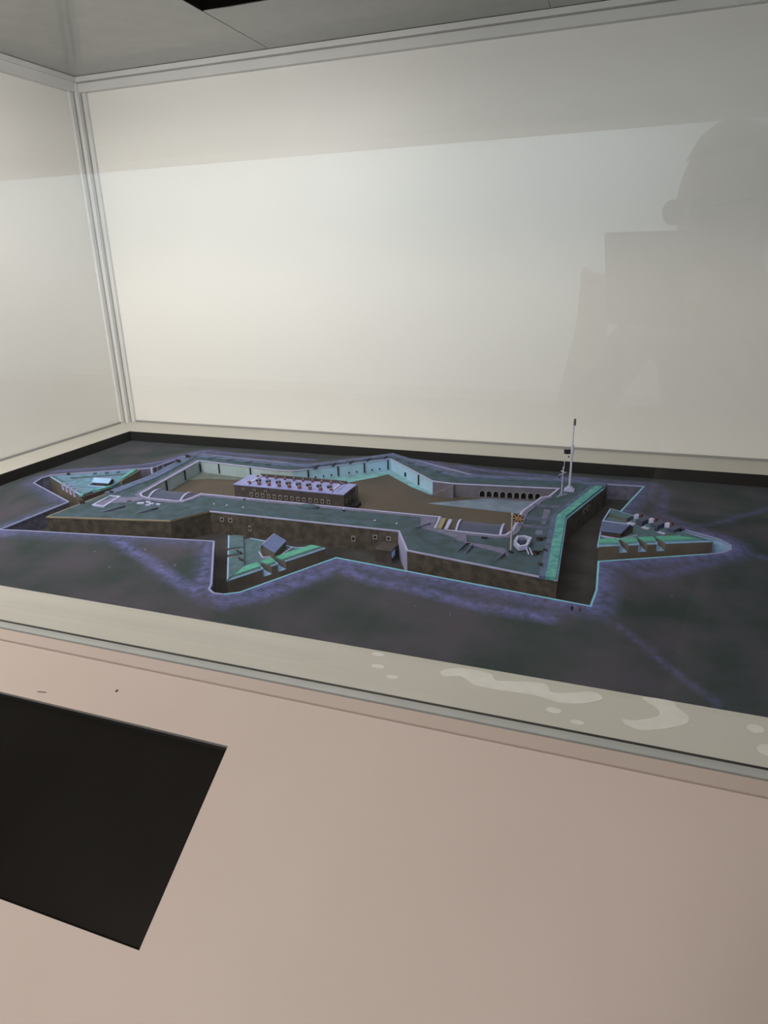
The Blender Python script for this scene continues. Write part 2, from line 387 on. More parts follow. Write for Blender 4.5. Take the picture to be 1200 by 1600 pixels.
# sloped counter (30 degrees) with a recessed black screen
SL = 0.577
def sl(x, y, dz=0.0): return (x, y, SL * (y + 0.0395) - 0.001 + dz)
YB = -0.42
sx0, sx1, sy0, sy1 = 0.52, 1.1395, -0.262, -0.0945
cr = bpy.data.objects.new('sloped_counter', None); COL.objects.link(cr); cr.parent = case; cr.location = case_off
cr['label'] = 'pink laminate counter sloping down towards the viewer'
bm = bmesh.new()
def q4(bm, pts): bm.faces.new([bm.verts.new(p) for p in pts])
X0, X1, Y1 = -0.02, W + 0.02, -0.0395
q4(bm, [sl(X0, YB), sl(sx0, YB), sl(sx0, Y1), sl(X0, Y1)])
q4(bm, [sl(sx1, YB), sl(X1, YB), sl(X1, Y1), sl(sx1, Y1)])
q4(bm, [sl(sx0, YB), sl(sx1, YB), sl(sx1, sy0), sl(sx0, sy0)])
q4(bm, [sl(sx0, sy1), sl(sx1, sy1), sl(sx1, Y1), sl(sx0, Y1)])
zb = sl(0, YB)[2]
q4(bm, [(X0, YB, zb), (X1, YB, zb), (X1, YB, zb - 0.03), (X0, YB, zb - 0.03)])
q4(bm, [(X0, YB, zb - 0.03), (X1, YB, zb - 0.03), (X1, -0.03, zb - 0.03), (X0, -0.03, zb - 0.03)])
for X in (X0, X1): q4(bm, [(X, YB, zb), sl(X, Y1), (X, -0.03, zb - 0.03), (X, YB, zb - 0.03)])
bmesh.ops.remove_doubles(bm, verts=bm.verts, dist=1e-6)
obj('counter_top', tomesh(bm), 'laminate_pink', cr)
nrm = Vector((0, -SL, 1)).normalized() * 0.008
def rc(p): return tuple(Vector(p) - nrm)
bm = bmesh.new()
C4 = [sl(sx0, sy0), sl(sx1, sy0), sl(sx1, sy1), sl(sx0, sy1)]
for i in range(4): q4(bm, [C4[i], C4[(i + 1) % 4], rc(C4[(i + 1) % 4]), rc(C4[i])])
obj('recess_edge', tomesh(bm), 'recess_edge_grey', cr)
bm = bmesh.new(); q4(bm, [rc(p) for p in C4]); obj('screen', tomesh(bm), 'screen_black', cr)
bm = bmesh.new(); q4(bm, [tuple(Vector(rc(p)) + nrm * 0.04) for p in (sl(sx0, sy1 - 0.0028), sl(sx1, sy1 - 0.0028), sl(sx1, sy1), sl(sx0, sy1))])
obj('screen_border', tomesh(bm), 'gasket_black', cr)
# little flecks of dirt lying on the counter
def fleck(name, pts, label):
    bm = bmesh.new(); addprism(bm, pts, 0, 0.0006)
    for v in bm.verts: v.co.z = sl(0, v.co.y)[2] + v.co.z + 0.0001
    tag(obj(name, tomesh(bm), 'fleck'), label, 'fleck')
fleck('dirt_fleck', [(0.867, -0.0862), (0.873, -0.0855), (0.880, -0.0848), (0.8798, -0.0845), (0.873, -0.0851), (0.867, -0.0858)], 'thin dark hair-like fleck on the pink counter above the black screen')
fleck('dirt_fleck', [(0.9705, -0.0682), (0.9725, -0.0678), (0.9735, -0.0662), (0.9722, -0.0655), (0.9708, -0.0668)], 'tiny dark speck on the pink counter right of the hair-like fleck')

# white glue residue patches on the front ledge
def blob(pts, label):
    P2 = []; n = len(pts)
    for i in range(n):            # Catmull-Rom rounding
        p0, p1, p2, p3 = [Vector(pts[(i + k) % n]) for k in (-1, 0, 1, 2)]
        for t in (0, .25, .5, .75):
            P2.append(tuple(0.5 * ((2 * p1) + (p2 - p0) * t + (2 * p0 - 5 * p1 + 4 * p2 - p3) * t * t + (3 * p1 - p0 - 3 * p2 + p3) * t ** 3)))
    tag(prism('residue_patch', 'residue_white', None, P2, 0.0, 0.0005), label, 'residue', 'whitish residue on the front ledge')
def dot(x, y, rx, ry, label):
    blob([(x + rx * math.cos(a), y + ry * math.sin(a)) for a in [i * math.pi / 4 for i in range(8)]], label)
blob([(1.334, 0.066), (1.352, 0.078), (1.388, 0.078), (1.398, 0.066), (1.420, 0.071), (1.452, 0.076), (1.462, 0.062), (1.490, 0.071), (1.506, 0.077), (1.515, 0.066), (1.492, 0.050), (1.468, 0.046), (1.445, 0.051), (1.408, 0.049), (1.378, 0.050), (1.358, 0.062), (1.340, 0.056)], 'long wavy whitish residue smear on the front ledge')
blob([(1.556, 0.083), (1.586, 0.085), (1.590, 0.076), (1.601, 0.062), (1.596, 0.046), (1.562, 0.026), (1.545, 0.026), (1.536, 0.036), (1.548, 0.038), (1.570, 0.052), (1.572, 0.066)], 'hooked whitish residue smear near the right end of the front ledge')
dot(1.250, 0.077, .008, .004, 'small pale residue dot nearest the recess, left of the wavy smear')
dot(1.259, 0.052, .008, .004, 'small pale residue dot in mid ledge, left of the wavy smear')
dot(1.283, 0.036, .007, .004, 'faint residue dot close to the glass, left of the wavy smear')
dot(1.467, 0.030, .008, .005, 'round residue dot below the wavy smear')
dot(1.4925, 0.017, .007, .004, 'residue dot closest to the glass, below the wavy smear')
dot(1.664, 0.062, .008, .007, 'pale residue dot at the right end of the ledge near the recess')
dot(1.672, 0.030, .011, .009, 'largest round residue dot at the far right by the glass')

# ------------------------------------------------------------------ model terrain
ZC, ZG, ZD, ZP = -0.012, -0.029, -0.046, -0.030     # crest, ground edge, ditch floor, parade
CS = [(0.391, 0.293), (0.437, 0.302), (0.828, 0.362), (0.925, 0.206), (0.930, 0.192), (0.944, 0.182), (0.962, 0.183), (0.982, 0.196), (1.071, 0.358), (1.431, 0.313), (1.488, 0.306),
      (1.493, 0.36), (1.490, 0.468), (1.655, 0.548), (1.682, 0.562), (1.697, 0.580), (1.699, 0.602), (1.683, 0.626), (1.516, 0.718), (1.561, 0.903),
      (1.20, 0.880), (0.965, 1.004), (0.79, 0.860), (0.425, 0.885), (0.405, 0.735), (0.225, 0.632), (0.200, 0.615), (0.195, 0.590), (0.210, 0.552), (0.397, 0.465)]
terrain = thing('model_terrain', 'dark turf landscape of the fort model with lavender paths and a sunken ditch', 'terrain model')
RECT = [(IX0 + .002, IY0 + .002), (IX1 - .002, IY0 + .002), (IX1 - .002, IY1 - .002), (IX0 + .002, IY1 - .002)]
PATHS = [([(0.624, 0.330), (0.700, 0.293), (0.771, 0.263), (0.850, 0.215), (0.920, 0.175)], .014), ([(0.822, 0.350), (0.880, 0.250), (0.915, 0.185)], .010),
         ([(1.088, 0.331), (1.02, 0.200), (0.975, 0.160)], .018), ([(1.088, 0.325), (1.16, 0.300), (1.235, 0.291), (1.33, 0.270), (1.44, 0.262)], .014),
         ([(1.695, 0.568), (1.66, 0.515), (1.59, 0.46), (1.55, 0.445)], .016), ([(1.515, 0.46), (1.512, 0.38), (1.515, 0.30)], .010),
         ([(1.71, 0.60), (1.654, 0.677), (1.59, 0.74), (1.605, 0.894)], .014), ([(1.654, 0.690), (1.73, 0.80), (1.80, 0.87)], .010),
         ([(1.71, 0.58), (1.79, 0.56), (1.86, 0.50)], .012), ([(0.43, 0.28), (0.33, 0.30), (0.22, 0.40)], .014), ([(0.375, 0.50), (0.25, 0.555)], .018),
         ([(0.18, 0.66), (0.40, 0.80), (0.44, 0.93)], .025), ([(0.47, 0.92), (0.75, 0.93)], .02), ([(1.15, 0.96), (1.35, 0.935), (1.58, 0.93)], .025), ([(1.50, 0.29), (1.56, 0.24), (1.64, 0.14)], .006)]
def zg(p):
    d = dpoly(p, CS)
    t = min(1, d / 0.16)
    e = min(p[0] - IX0, IX1 - p[0], p[1] - IY0, IY1 - p[1])
    z = ZC + (ZG - ZC) * (t * t * (3 - 2 * t)) if d > 1e-5 else ZC
    return z if d < 1e-5 else min(z, ZG + (ZC - ZG) * min(1, max(0, e) / 0.035))
def path_and_glow(p):
    k = 0.55 + 0.45 * max(0, min(1, (p[0] - 0.85) / 0.15)) * (1 if p[1] < 0.65 else 0.4)
    v = max(0, 1 - dpoly(p, CS) / 0.042) * 1.0 * k  # covered-way band with the crest's blue glow painted in
    for pl, w in PATHS:
        d = dpoly(p, pl, False); v = max(v, max(0, 1.25 - d / w) * (0.8 if p[0] < 1.45 else 0.42))
    return min(1, v)
surface('turf_ground', 'glacis_turf', terrain, RECT, [CS], 0.009, zg, path_and_glow, True)
surface('ditch_floor', 'ditch_floor', terrain, CS, (), None, lambda p: ZD)
for i in range(len(CS)):
    p, q = CS[i], CS[(i + 1) % len(CS)]
    prism('ditch_wall', 'stone_blue' if i in (14, 15, 16, 17) else 'ditch_wall', terrain, seg(p, q, 0, -0.003), ZD, ZC - 0.0006)  # blue light on the right end walls is painted by material
strip('ditch_coping', 'crest_stone', terrain, CS[-1:] + CS[0:3], 0.0012, -0.0022, ZC - 0.002, ZC + 0.0006)
strip('ditch_coping', 'crest_stone', terrain, CS[2:7], 0.0012, -0.0022, ZC - 0.002, ZC + 0.0006)
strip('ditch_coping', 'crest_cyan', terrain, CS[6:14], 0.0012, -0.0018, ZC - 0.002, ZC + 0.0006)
strip('ditch_coping', 'crest_stone', terrain, CS[13:19], 0.0012, -0.0018, ZC - 0.002, ZC + 0.0006)
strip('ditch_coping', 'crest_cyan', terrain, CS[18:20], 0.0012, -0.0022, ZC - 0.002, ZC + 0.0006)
strip('ditch_coping', 'crest_stone', terrain, CS[19:30], 0.0012, -0.0020, ZC - 0.002, ZC + 0.0006)

for x, y, w in [(0.700, 0.292, .006), (0.725, 0.300, .009), (0.640, 0.270, .006), (0.700, 0.235, .007), (0.790, 0.258, .009), (0.815, 0.262, .008), (0.775, 0.340, .005), (0.520, 0.260, .005), (0.90, 0.345 - .05, .004), (1.300, 0.240, .005), (1.245, 0.250, .004), (1.130, 0.300, .005), (1.60, 0.40, .006), (1.60, 0.90, .004), (1.20, 0.93, .006)]:
    bm = bmesh.new(); bmesh.ops.create_icosphere(bm, subdivisions=1, radius=1, matrix=Matrix.Translation((x, y, zg((x, y)))) @ Matrix.Rotation(random.uniform(0, 3), 4, 'Z') @ Matrix.Diagonal((w * .6, w * .22, .0011, 1)))
    obj('pale_stone', tomesh(bm), 'path_lavender', terrain)
# ------------------------------------------------------------------ fort rampart
RP = [(0.452, 0.350), (0.706, 0.401), (0.749, 0.470), (1.144, 0.475), (1.185, 0.396), (1.436, 0.352), (1.424, 0.621), (1.487, 0.848),
      (1.40, 0.862), (1.175, 0.832), (0.965, 0.965), (0.80, 0.815), (0.735, 0.810), (0.455, 0.832), (0.476, 0.626)]
IP = [(0.581, 0.503), (0.646, 0.503), (0.658, 0.508), (0.664, 0.525), (0.669, 0.559), (1.197, 0.564), (1.203, 0.505), (1.220, 0.502), (1.316, 0.502), (1.330, 0.508), (1.338, 0.532), (1.339, 0.636), (1.363, 0.730), (1.378, 0.742),
      (1.391, 0.800), (1.170, 0.774), (1.121, 0.779), (0.970, 0.929), (0.781, 0.768), (0.747, 0.765), (0.511, 0.788), (0.541, 0.523), (0.556, 0.509)]
fort = thing('star_fort', 'star-shaped fort rampart with turf top and brown stone walls, centre of the model', 'fort model')
def zr(p):
    d = dpoly(p, RP); e = dpoly(p, IP)
    if d < 1e-5 or e < 1e-5: return 0.0
    up = min(1, d / 0.014) * max(0, min(1, (0.040 - d) / 0.012 + 0)) if d < 0.045 else 0
    return 0.004 * up + random.uniform(-.0004, .0004)
surface('turf_top', 'rampart_turf', fort, RP, [IP], 0.008, zr, None, True)
for i in range(len(RP)):
    p, q = RP[i], RP[(i + 1) % len(RP)]
    prism('scarp_wall', 'scarp_brown', fort, seg(p, q, 0, 0.003), ZD, -0.0005)
strip('coping', 'coping_tan', fort, RP[0:3], -0.0012, 0.0022, -0.0018, 0.0008)
strip('coping', 'coping_lavender', fort, RP[1:6], -0.0008, 0.0016, -0.0016, 0.0008)
strip('coping', 'stone_blue', fort, RP[5:8], -0.0008, 0.0016, -0.0016, 0.0008)
strip('coping', 'coping_tan', fort, RP[13:15] + RP[0:1], -0.0008, 0.0022, -0.0016, 0.0008)
strip('parapet_slope', 'turf_lit_bright', fort, RP[5:8], 0.002, 0.0175, -0.001, 0.0050)
strip('parapet_slope', 'rampart_turf_blue', fort, RP[5:8], 0.0175, 0.027, -0.001, 0.0046)
strip('parapet_slope', 'rampart_turf_blue', fort, RP[7:14], 0.002, 0.024, -0.001, 0.0060)
strip('parapet_slope', 'rampart_turf_blue', fort, RP[13:15] + [(0.462, 0.50)], 0.003, 0.030, -0.001, 0.0050)
# the parade and its retaining walls
surface('parade_ground', 'parade_brown', fort, IP, (), None, lambda p: ZP)
NI = len(IP)
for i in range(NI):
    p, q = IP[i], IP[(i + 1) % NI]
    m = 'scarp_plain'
    if i in (16, 17): m = 'inner_wall_lit_blue'
    elif i in (18, 19, 20): m = 'inner_wall_lit_pale'
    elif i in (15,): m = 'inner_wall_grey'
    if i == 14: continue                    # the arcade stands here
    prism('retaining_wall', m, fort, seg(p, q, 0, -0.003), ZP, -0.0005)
strip('coping', 'coping_lavender', fort, [IP[20], IP[21], IP[22]] + IP[0:7], 0.0014, -0.0026, -0.001, 0.0016)
strip('coping', 'coping_lavender', fort, IP[7:15], 0.0016, -0.0030, -0.001, 0.0016)
strip('coping', 'coping_lavender', fort, IP[14:21], 0.0012, -0.0018, -0.001, 0.0012)
# vertical pipes on the inner walls
def pipes(i, ts, h=0.024):
    p, q = Vector(IP[i]), Vector(IP[(i + 1) % NI]); d = (q - p).normalized(); n = Vector((-d.y, d.x))
    for t in ts:
        c = p.lerp(q, t) + n * 0.0014
        box('drain_pipe', 'iron_dark', fort, c.x - 0.0014, c.x + 0.0014, c.y - 0.0014, c.y + 0.0014, ZP + 0.004, ZP + 0.004 + h)
pipes(17, (0.03, 0.28, 0.55, 0.85)); pipes(16, (0.30,)); pipes(19, (0.35, 0.75)); pipes(20, (0.30, 0.62)); pipes(20, (0.02,), 0.02)
def wall_door(i, t, w, h, z):
    p, q = Vector(IP[i]), Vector(IP[(i + 1) % NI]); d = (q - p).normalized(); n = Vector((-d.y, d.x)); c = p.lerp(q, t) + n * 0.0008
    prism('doorway', 'opening_black', fort, rect(c.x, c.y, w, 0.0016, math.atan2(d.y, d.x)), z, z + h)
wall_door(16, 0.62, 0.006, 0.010, ZP + 0.006)
for t in (.12, .2, .36, .44, .62, .7, .78, .92): wall_door(17, t, 0.0028, 0.004, ZP + 0.006)
# arcade: a plate pierced by nine arches with dark vaults behind it
A0, A1 = Vector(IP[14]), Vector(IP[15]); AD = (A1 - A0); AL = AD.length; AD.normalize(); AN = Vector((-AD.y, AD.x))
def arch(cx, w, zs, h):
    r = w / 2; pts = [(cx - r, zs), (cx + r, zs), (cx + r, zs + h - r)]
    pts += [(cx + r * math.cos(a), zs + h - r + r * math.sin(a)) for a in [math.pi * k / 8 for k in range(1, 8)]]
    return pts + [(cx - r, zs + h - r)]
ARX = [0.0425 + 0.0147 * k for k in range(9)]
AH = [arch(x, 0.0108, ZP + 0.0035, 0.0135) for x in ARX]
outer = [(0, ZP), (AL, ZP), (AL, -0.0005), (0, -0.0005)]
vs, fs = cdt(outer, AH)
def aw(s, z, dpt): v = A0 + AD * s - AN * dpt; return (v.x, v.y, z)
me = bpy.data.meshes.new('arcade'); me.from_pydata([aw(s, z, 0) for s, z in vs], [], [list(f) for f in fs])
obj('arcade_wall', me, 'inner_wall_grey', fort)
for k, h in enumerate(AH):
    bm = bmesh.new(); n = len(h)
    f0 = [bm.verts.new(aw(s, z, 0)) for s, z in h]; f1 = [bm.verts.new(aw(s, z, 0.008)) for s, z in h]
    bm.faces.new(f1)
    for i in range(n): bm.faces.new([f0[i], f0[(i + 1) % n], f1[(i + 1) % n], f1[i]])
    a = obj('arch_vault', tomesh(bm), 'opening_black', fort)
    bm = bmesh.new(); hh = arch(ARX[k], 0.0128, ZP + 0.0035, 0.0146)
    for i in range(1, n - 0):
        if i == n - 0: break
        j = (i + 1) % n
        if (i, j) == (0, 1): continue
        bm.faces.new([bm.verts.new(aw(*h[i], -0.0004)), bm.verts.new(aw(*h[j], -0.0004)), bm.verts.new(aw(*hh[j], -0.0004)), bm.verts.new(aw(*hh[i], -0.0004))])
    obj('arch_surround', tomesh(bm), 'window_frame_pale', a)
# ramp beside the arcade, pale paving and light ground under the redan
prism('parade_ramp', 'inner_wall_grey', fort, [(1.121, 0.777), (1.170, 0.772), (1.172, 0.764), (1.122, 0.767)], ZP, ZP, [ZP + 0.002, -0.001, -0.001, ZP + 0.002])
prism('paving', 'parade_pale', fort, [(1.128, 0.715), (1.345, 0.705), (1.360, 0.728), (1.376, 0.742), (1.388, 0.795), (1.24, 0.780)], ZP, ZP + 0.0008)
prism('pale_ground', 'parade_cyan', fort, [(0.970, 0.926), (0.785, 0.768), (0.80, 0.758), (0.90, 0.80), (0.955, 0.865), (0.975, 0.895), (1.06, 0.815), (1.118, 0.772), (1.122, 0.778)], ZP, ZP + 0.0008)
prism('pale_ground', 'parade_grey', fort, [(0.512, 0.786), (0.745, 0.764), (0.66, 0.755), (0.56, 0.745), (0.519, 0.715)], ZP, ZP + 0.0008)
# lavender walks on the rampart
strip('path', 'path_lavender', fort, [IP[20], IP[21], IP[22], IP[0], IP[1], IP[2], IP[3], IP[4], (0.80, 0.5602), IP[5]], -0.003, -0.012, -0.001, 0.0012)
strip('path', 'path_lavender', fort, IP[7:14], -0.0035, -0.013, -0.001, 0.0014)
prism('path', 'path_lavender', fort, [(1.160, 0.556), (1.193, 0.556), (1.200, 0.503), (1.262, 0.497), (1.275, 0.452), (1.262, 0.456), (1.240, 0.475), (1.205, 0.490), (1.178, 0.500)], -0.001, 0.0016)
prism('path', 'path_lavender', fort, [(1.275, 0.458), (1.34, 0.447), (1.352, 0.42), (1.32, 0.434), (1.274, 0.449)], -0.001, 0.0016)
prism('path', 'path_lavender', fort, rect(1.386, 0.620, 0.012, 0.080, 0.06), -0.001, 0.0016)
prism('path', 'path_lavender', fort, rect(1.385, 0.535, 0.012, 0.022, 0.06), -0.001, 0.0016)
prism('path', 'path_lavender', fort, [(0.470, 0.480), (0.545, 0.500), (0.575, 0.490), (0.56, 0.470), (0.500, 0.440), (0.462, 0.430)], -0.001, 0.0016)
for (a, b) in [((1.345, 0.560), (1.405, 0.556)), ((1.350, 0.600), (1.402, 0.597)), ((1.356, 0.672), (1.405, 0.676)), ((1.274, 0.446), (1.268, 0.404)), ((1.286, 0.443), (1.283, 0.400)), ((1.345, 0.425), (1.335, 0.385)), ((1.19, 0.520), (1.17, 0.490))]:
    prism('turf_seam', 'path_lavender', fort, seg(a, b, 0.0007, -0.0007), -0.001, 0.0050)
# windows of the front curtain
def curtain_window(x, zc, w, h):
    p, q = Vector(RP[2]), Vector(RP[3]); t = (x - p.x) / (q.x - p.x); y = p.lerp(q, t).y
    f = bmesh.new()
    addbox(f, x - w, x + w, y - 0.0012, y, zc + h * .62, zc + h); addbox(f, x - w, x + w, y - 0.0012, y, zc - h, zc - h * .62)
    addbox(f, x - w, x - w * .6, y - 0.0012, y, zc - h * .6, zc + h * .6); addbox(f, x + w * .6, x + w, y - 0.0012, y, zc - h * .6, zc + h * .6)
    o = obj('window_surround', tomesh(f), 'window_frame_pale', fort)
    box('opening', 'opening_black', o, x - w * .6, x + w * .6, y - 0.0006, y, zc - h * .62, zc + h * .62)
for x, z, w, h in [(0.776, -0.0145, .0042, .0042), (0.795, -0.0145, .0042, .0042), (0.837, -0.027, .003, .0055), (1.055, -0.0245, .004, .0055), (1.098, -0.0165, .0042, .0042), (1.124, -0.0165, .0042, .0042)]: curtain_window(x, z, w, h)
# two small white-framed ports in the right flank
for t in (0.30, 0.38):
    p, q = Vector(RP[6]), Vector(RP[7]); d = (q - p).normalized(); n = Vector((d.y, -d.x)); c = p.lerp(q, t + .12) + n * 0.0004
    o = prism('port_surround', 'window_frame_pale', fort, rect(c.x, c.y, 0.013, 0.0016, math.atan2(d.y, d.x)), -0.019, -0.009)
    c2 = c + n * 0.0004
    prism('opening', 'opening_black', o, rect(c2.x, c2.y, 0.008, 0.0016, math.atan2(d.y, d.x)), -0.0175, -0.0105)
# light on the curtain's return wall painted as a pale sheet, caponier in the corner
prism('lit_face_sheet', 'coping_lavender', fort, seg(RP[3], RP[4], -0.0016, 0), ZD, -0.002)
cp = prism('caponier', 'brick_dark', fort, rect(1.128, 0.452, 0.030, 0.036), ZD, -0.024)
prism('caponier_roof', 'brick_dark', cp, rect(1.128, 0.452, 0.032, 0.038), -0.024, -0.022)
box('caponier_door', 'stone_blue', cp, 1.1425, 1.1445, 0.436, 0.450, -0.036, -0.025)
# gate wing walls beside the right vault, mound on the curtain
prism('wing_wall', 'coping_tan', fort, seg((1.199, 0.562), (1.204, 0.508), 0.0, 0.010), ZP, 0.0)
prism('wing_wall', 'coping_tan', fort, seg((1.219, 0.556), (1.223, 0.506), 0.003, -0.003), ZP, -0.001)
prism('wing_coping', 'coping_lavender', fort, seg((1.219, 0.556), (1.223, 0.506), 0.0032, -0.0032), -0.001, 0.0016)
bm = bmesh.new(); bmesh.ops.create_icosphere(bm, subdivisions=2, radius=1, matrix=Matrix.Translation((0.93, 0.548, 0)) @ Matrix.Diagonal((0.024, 0.011, 0.006, 1)))
obj('turf_mound', tomesh(bm, smooth=True), 'rampart_turf', fort)
for x, y in [(0.741, 0.499), (0.771, 0.499), (0.809, 0.498), (1.088, 0.502), (1.132, 0.498), (0.781, 0.549), (1.007, 0.545)]:
    v = rod('vent_pipe', 'iron_dark', fort, (x, y, 0), (x, y, 0.0045), 0.0016, None, 8); rod('vent_cap', 'stone_white', v, (x, y, 0.0045), (x, y, 0.0062), 0.0022, 0.0012, 8)
# traverses: low turf walls along the far ramparts
for i, ts in ((9, (.2, .4, .6, .8)), (10, (.15, .35, .55, .75, .95)), (12, (.1, .3, .5, .7, .9))):
    p, q = Vector(RP[i]), Vector(RP[i + 1]); d = (q - p).normalized(); n = Vector((-d.y, d.x))
    for t in ts:
        c = p.lerp(q, t) + n * 0.022
        prism('traverse', 'roof_slate', fort, rect(c.x, c.y, 0.016, 0.010, math.atan2(d.y, d.x) + .5), 0, 0.0075)
# kerbs and slabs on the left bastion
kq = [(0.4985, 0.432), (0.492, 0.486), (0.512, 0.488), (0.522, 0.432)]
strip('kerb', 'stone_white', fort, kq, 0.0, 0.004, 0.0, 0.0035, True)
prism('kerb_bed', 'path_lavender', fort, kq, -0.001, 0.0018)
for x, y, w, d, a in [(0.583, 0.470, .014, .006, .4), (0.594, 0.480, .010, .005, 0), (0.607, 0.474, .011, .005, .2), (0.606, 0.464, .010, .005, .3), (0.624, 0.474, .011, .005, -.2), (0.552, 0.473, .008, .006, .3)]:
    prism('slab', 'stone_white' if x != 0.552 else 'iron_dark', fort, rect(x, y, w, d, a), 0.0, 0.0024)
for x, y in [(0.560, 0.395), (0.633, 0.405)]:
    prism('turf_seam', 'path_lavender', fort, seg((x, y + .04), (x - .012, y), 0.0012, -0.0012), -0.001, 0.0046)
    prism('turf_step', 'iron_dark', fort, rect(x + .002, y + .044, .005, .012, -.3), 0, 0.0022)
for x, y, a in [(1.276, 0.449, .5), (1.352, 0.437, -.8), (1.298, 0.485, 0)]:
    prism('turf_step', 'iron_dark', fort, rect(x, y, .010, .004, a), 0, 0.0026)
for y in (0.452, 0.392): prism('parapet_slot', 'iron_dark', fort, [(1.402, y), (1.408, y + .004), (1.410, y - .006)], 0.004, 0.0064)

# ------------------------------------------------------------------ ravelins
def parapet(parent, p0, p1, zt, th, notches, mwall, mturf, mturf2, mfloor, inward=1, nz=0.0125, sp=0.004, zb=ZD, tip=None, tip_end=False):
    p0, p1 = Vector(p0), Vector(p1); d = (p1 - p0); L = d.length; d.normalize(); n = Vector((-d.y, d.x)) * inward
    def pt(s, w): v = p0 + d * s + n * w; return (v.x, v.y)
    cuts = [(0, 0, 0, 0)]
    edges = [(0.0, 0.0)]
    for c, w in notches: edges += [(c - w / 2 - sp, c - w / 2 + sp * .2), (c + w / 2 + sp, c + w / 2 - sp * .2)]
    edges.append((L, L))
    for i in range(0, len(edges), 2):
        (a0, a1), (b0, b1) = edges[i], edges[i + 1]
        e1 = max(a1, 0.0) if i else (th * tip if tip and not tip_end else th * .45); e2 = b1 if i + 2 < len(edges) else (L - th * tip if tip and tip_end else L - th * .45)
        w = prism('parapet_block', mwall, parent, [pt(a0, 0), pt(b0, 0), pt(e2, th), pt(e1, th)], zb, zt)
        prism('turf_band', mturf2, w, [pt(a0, 0.002), pt(b0, 0.002), pt(b0 + (e2 - b0) * .3, th * .32), pt(a0 + (e1 - a0) * .3, th * .32)], zt, zt + 0.0012)
        prism('turf_band', mturf, w, [pt(a0 + (e1 - a0) * .3, th * .32), pt(b0 + (e2 - b0) * .3, th * .32), pt(e2, th), pt(e1, th)], zt, zt + 0.0024)
        prism('coping', 'stone_blue', w, [pt(a0, -0.0006), pt(b0, -0.0006), pt(b0, 0.002), pt(a0, 0.002)], zt - 0.001, zt + 0.0009)
    for c, wd in notches:
        s0, s1 = c - wd / 2 - sp, c + wd / 2 + sp
        prism('embrasure_sill', mwall, parent, [pt(s0, 0), pt(s1, 0), pt(s1 - sp * 1.2, th), pt(s0 + sp * 1.2, th)], zb, zt - nz - .001)
        prism('embrasure_floor', mfloor, parent, [pt(s0 + .0003, -0.0005), pt(s1 - .0003, -0.0005), pt(s1 - sp * 1.2, th), pt(s0 + sp * 1.2, th)], zt - nz - .001, zt - nz, [zt - nz - .001, zt - nz - .001, zt - nz + .004, zt - nz + .004])
        prism('embrasure_cheek', mfloor, parent, [pt(s0, -0.0004), pt(s0 + .0018, -0.0004), pt(s0 + sp * 1.2 + .0014, th), pt(s0 + sp * 1.2, th)], zt - nz, zt + 0.0010)
RZ = -0.010
def house(parent_label, base, zb, zw, ridge_z, roofmat, wallmat, ridge_frac=0.5, over=0.0015, group=None):
    """gabled house on a 4-corner base; ridge parallel to edge 0-1"""
    t = thing('guardhouse', parent_label, 'house', group)
    b = [Vector((*p, zb)) for p in base]; w = [Vector((*p, zw)) for p in base]
    r0 = base_l(base[0], base[3], ridge_frac); r1 = base_l(base[1], base[2], ridge_frac)
    R0, R1 = Vector((*r0, ridge_z)), Vector((*r1, ridge_z))
    bm = bmesh.new()
    B = [bm.verts.new(v) for v in b]; Wt = [bm.verts.new(v) for v in w]; a, c = bm.verts.new(R0), bm.verts.new(R1)
    bm.faces.new(B); bm.faces.new([B[0], B[1], Wt[1], Wt[0]]); bm.faces.new([B[2], B[3], Wt[3], Wt[2]])
    bm.faces.new([B[1], B[2], Wt[2], c, Wt[1]]); bm.faces.new([B[3], B[0], Wt[0], a, Wt[3]])
    obj('wall', tomesh(bm), wallmat, t)
    for e0, e1, q0, q1 in ((w[0], w[1], R0, R1), (w[3], w[2], R0, R1)):
        bm = bmesh.new(); ax = (e1 - e0).normalized() * over; dn0 = (e0 - q0).normalized() * over; up = Vector((0, 0, 0.0012))
        lo = [e0 - ax + dn0, e1 + ax + dn0, q1 + ax, q0 - ax]
        v0 = [bm.verts.new(v + up * .2) for v in lo]; v1 = [bm.verts.new(v + up) for v in lo]
        bm.faces.new(v0); bm.faces.new(v1)
        for i in range(4): bm.faces.new([v0[i], v0[(i + 1) % 4], v1[(i + 1) % 4], v1[i]])
        obj('roof_slope', tomesh(bm), roofmat, t)
    bm = bmesh.new(); cyl(bm, R0 + Vector((0, 0, .001)), R1 + Vector((0, 0, .001)), 0.0009, None, 6); obj('ridge_cap', tomesh(bm), 'stone_white', t)
    return t
def base_l(p, q, t): return (p[0] + (q[0] - p[0]) * t, p[1] + (q[1] - p[1]) * t)

# front ravelin
fr = thing('ravelin', 'triangular outwork with green edge in front of the fort, nearest the viewer', 'fort outwork')
P1, T1, Q1 = (0.842, 0.388), (0.944, 0.221), (1.039, 0.385)
parapet(fr, T1, Q1, RZ, 0.027, [(0.072, 0.008), (0.100, 0.008)], 'scarp_plain', 'turf_green', 'turf_teal', 'stone_blue', 1, tip=1.681)
parapet(fr, T1, P1, RZ, 0.027, [(0.098, 0.006), (0.128, 0.006)], 'scarp_plain', 'turf_teal', 'turf_teal', 'coping_lavender', -1, tip=1.681)
prism('terreplein', 'turf_teal', fr, [(0.944, 0.262), (1.012, 0.386), (0.985, 0.376), (0.94, 0.384), (0.885, 0.392), (0.872, 0.382)], ZD, RZ - 0.002)
strip('gorge_coping', 'stone_blue', fr, [(1.012, 0.3865), (0.985, 0.3765), (0.94, 0.3845), (0.885, 0.3925)], -0.001, 0.001, RZ - .003, RZ - .001)
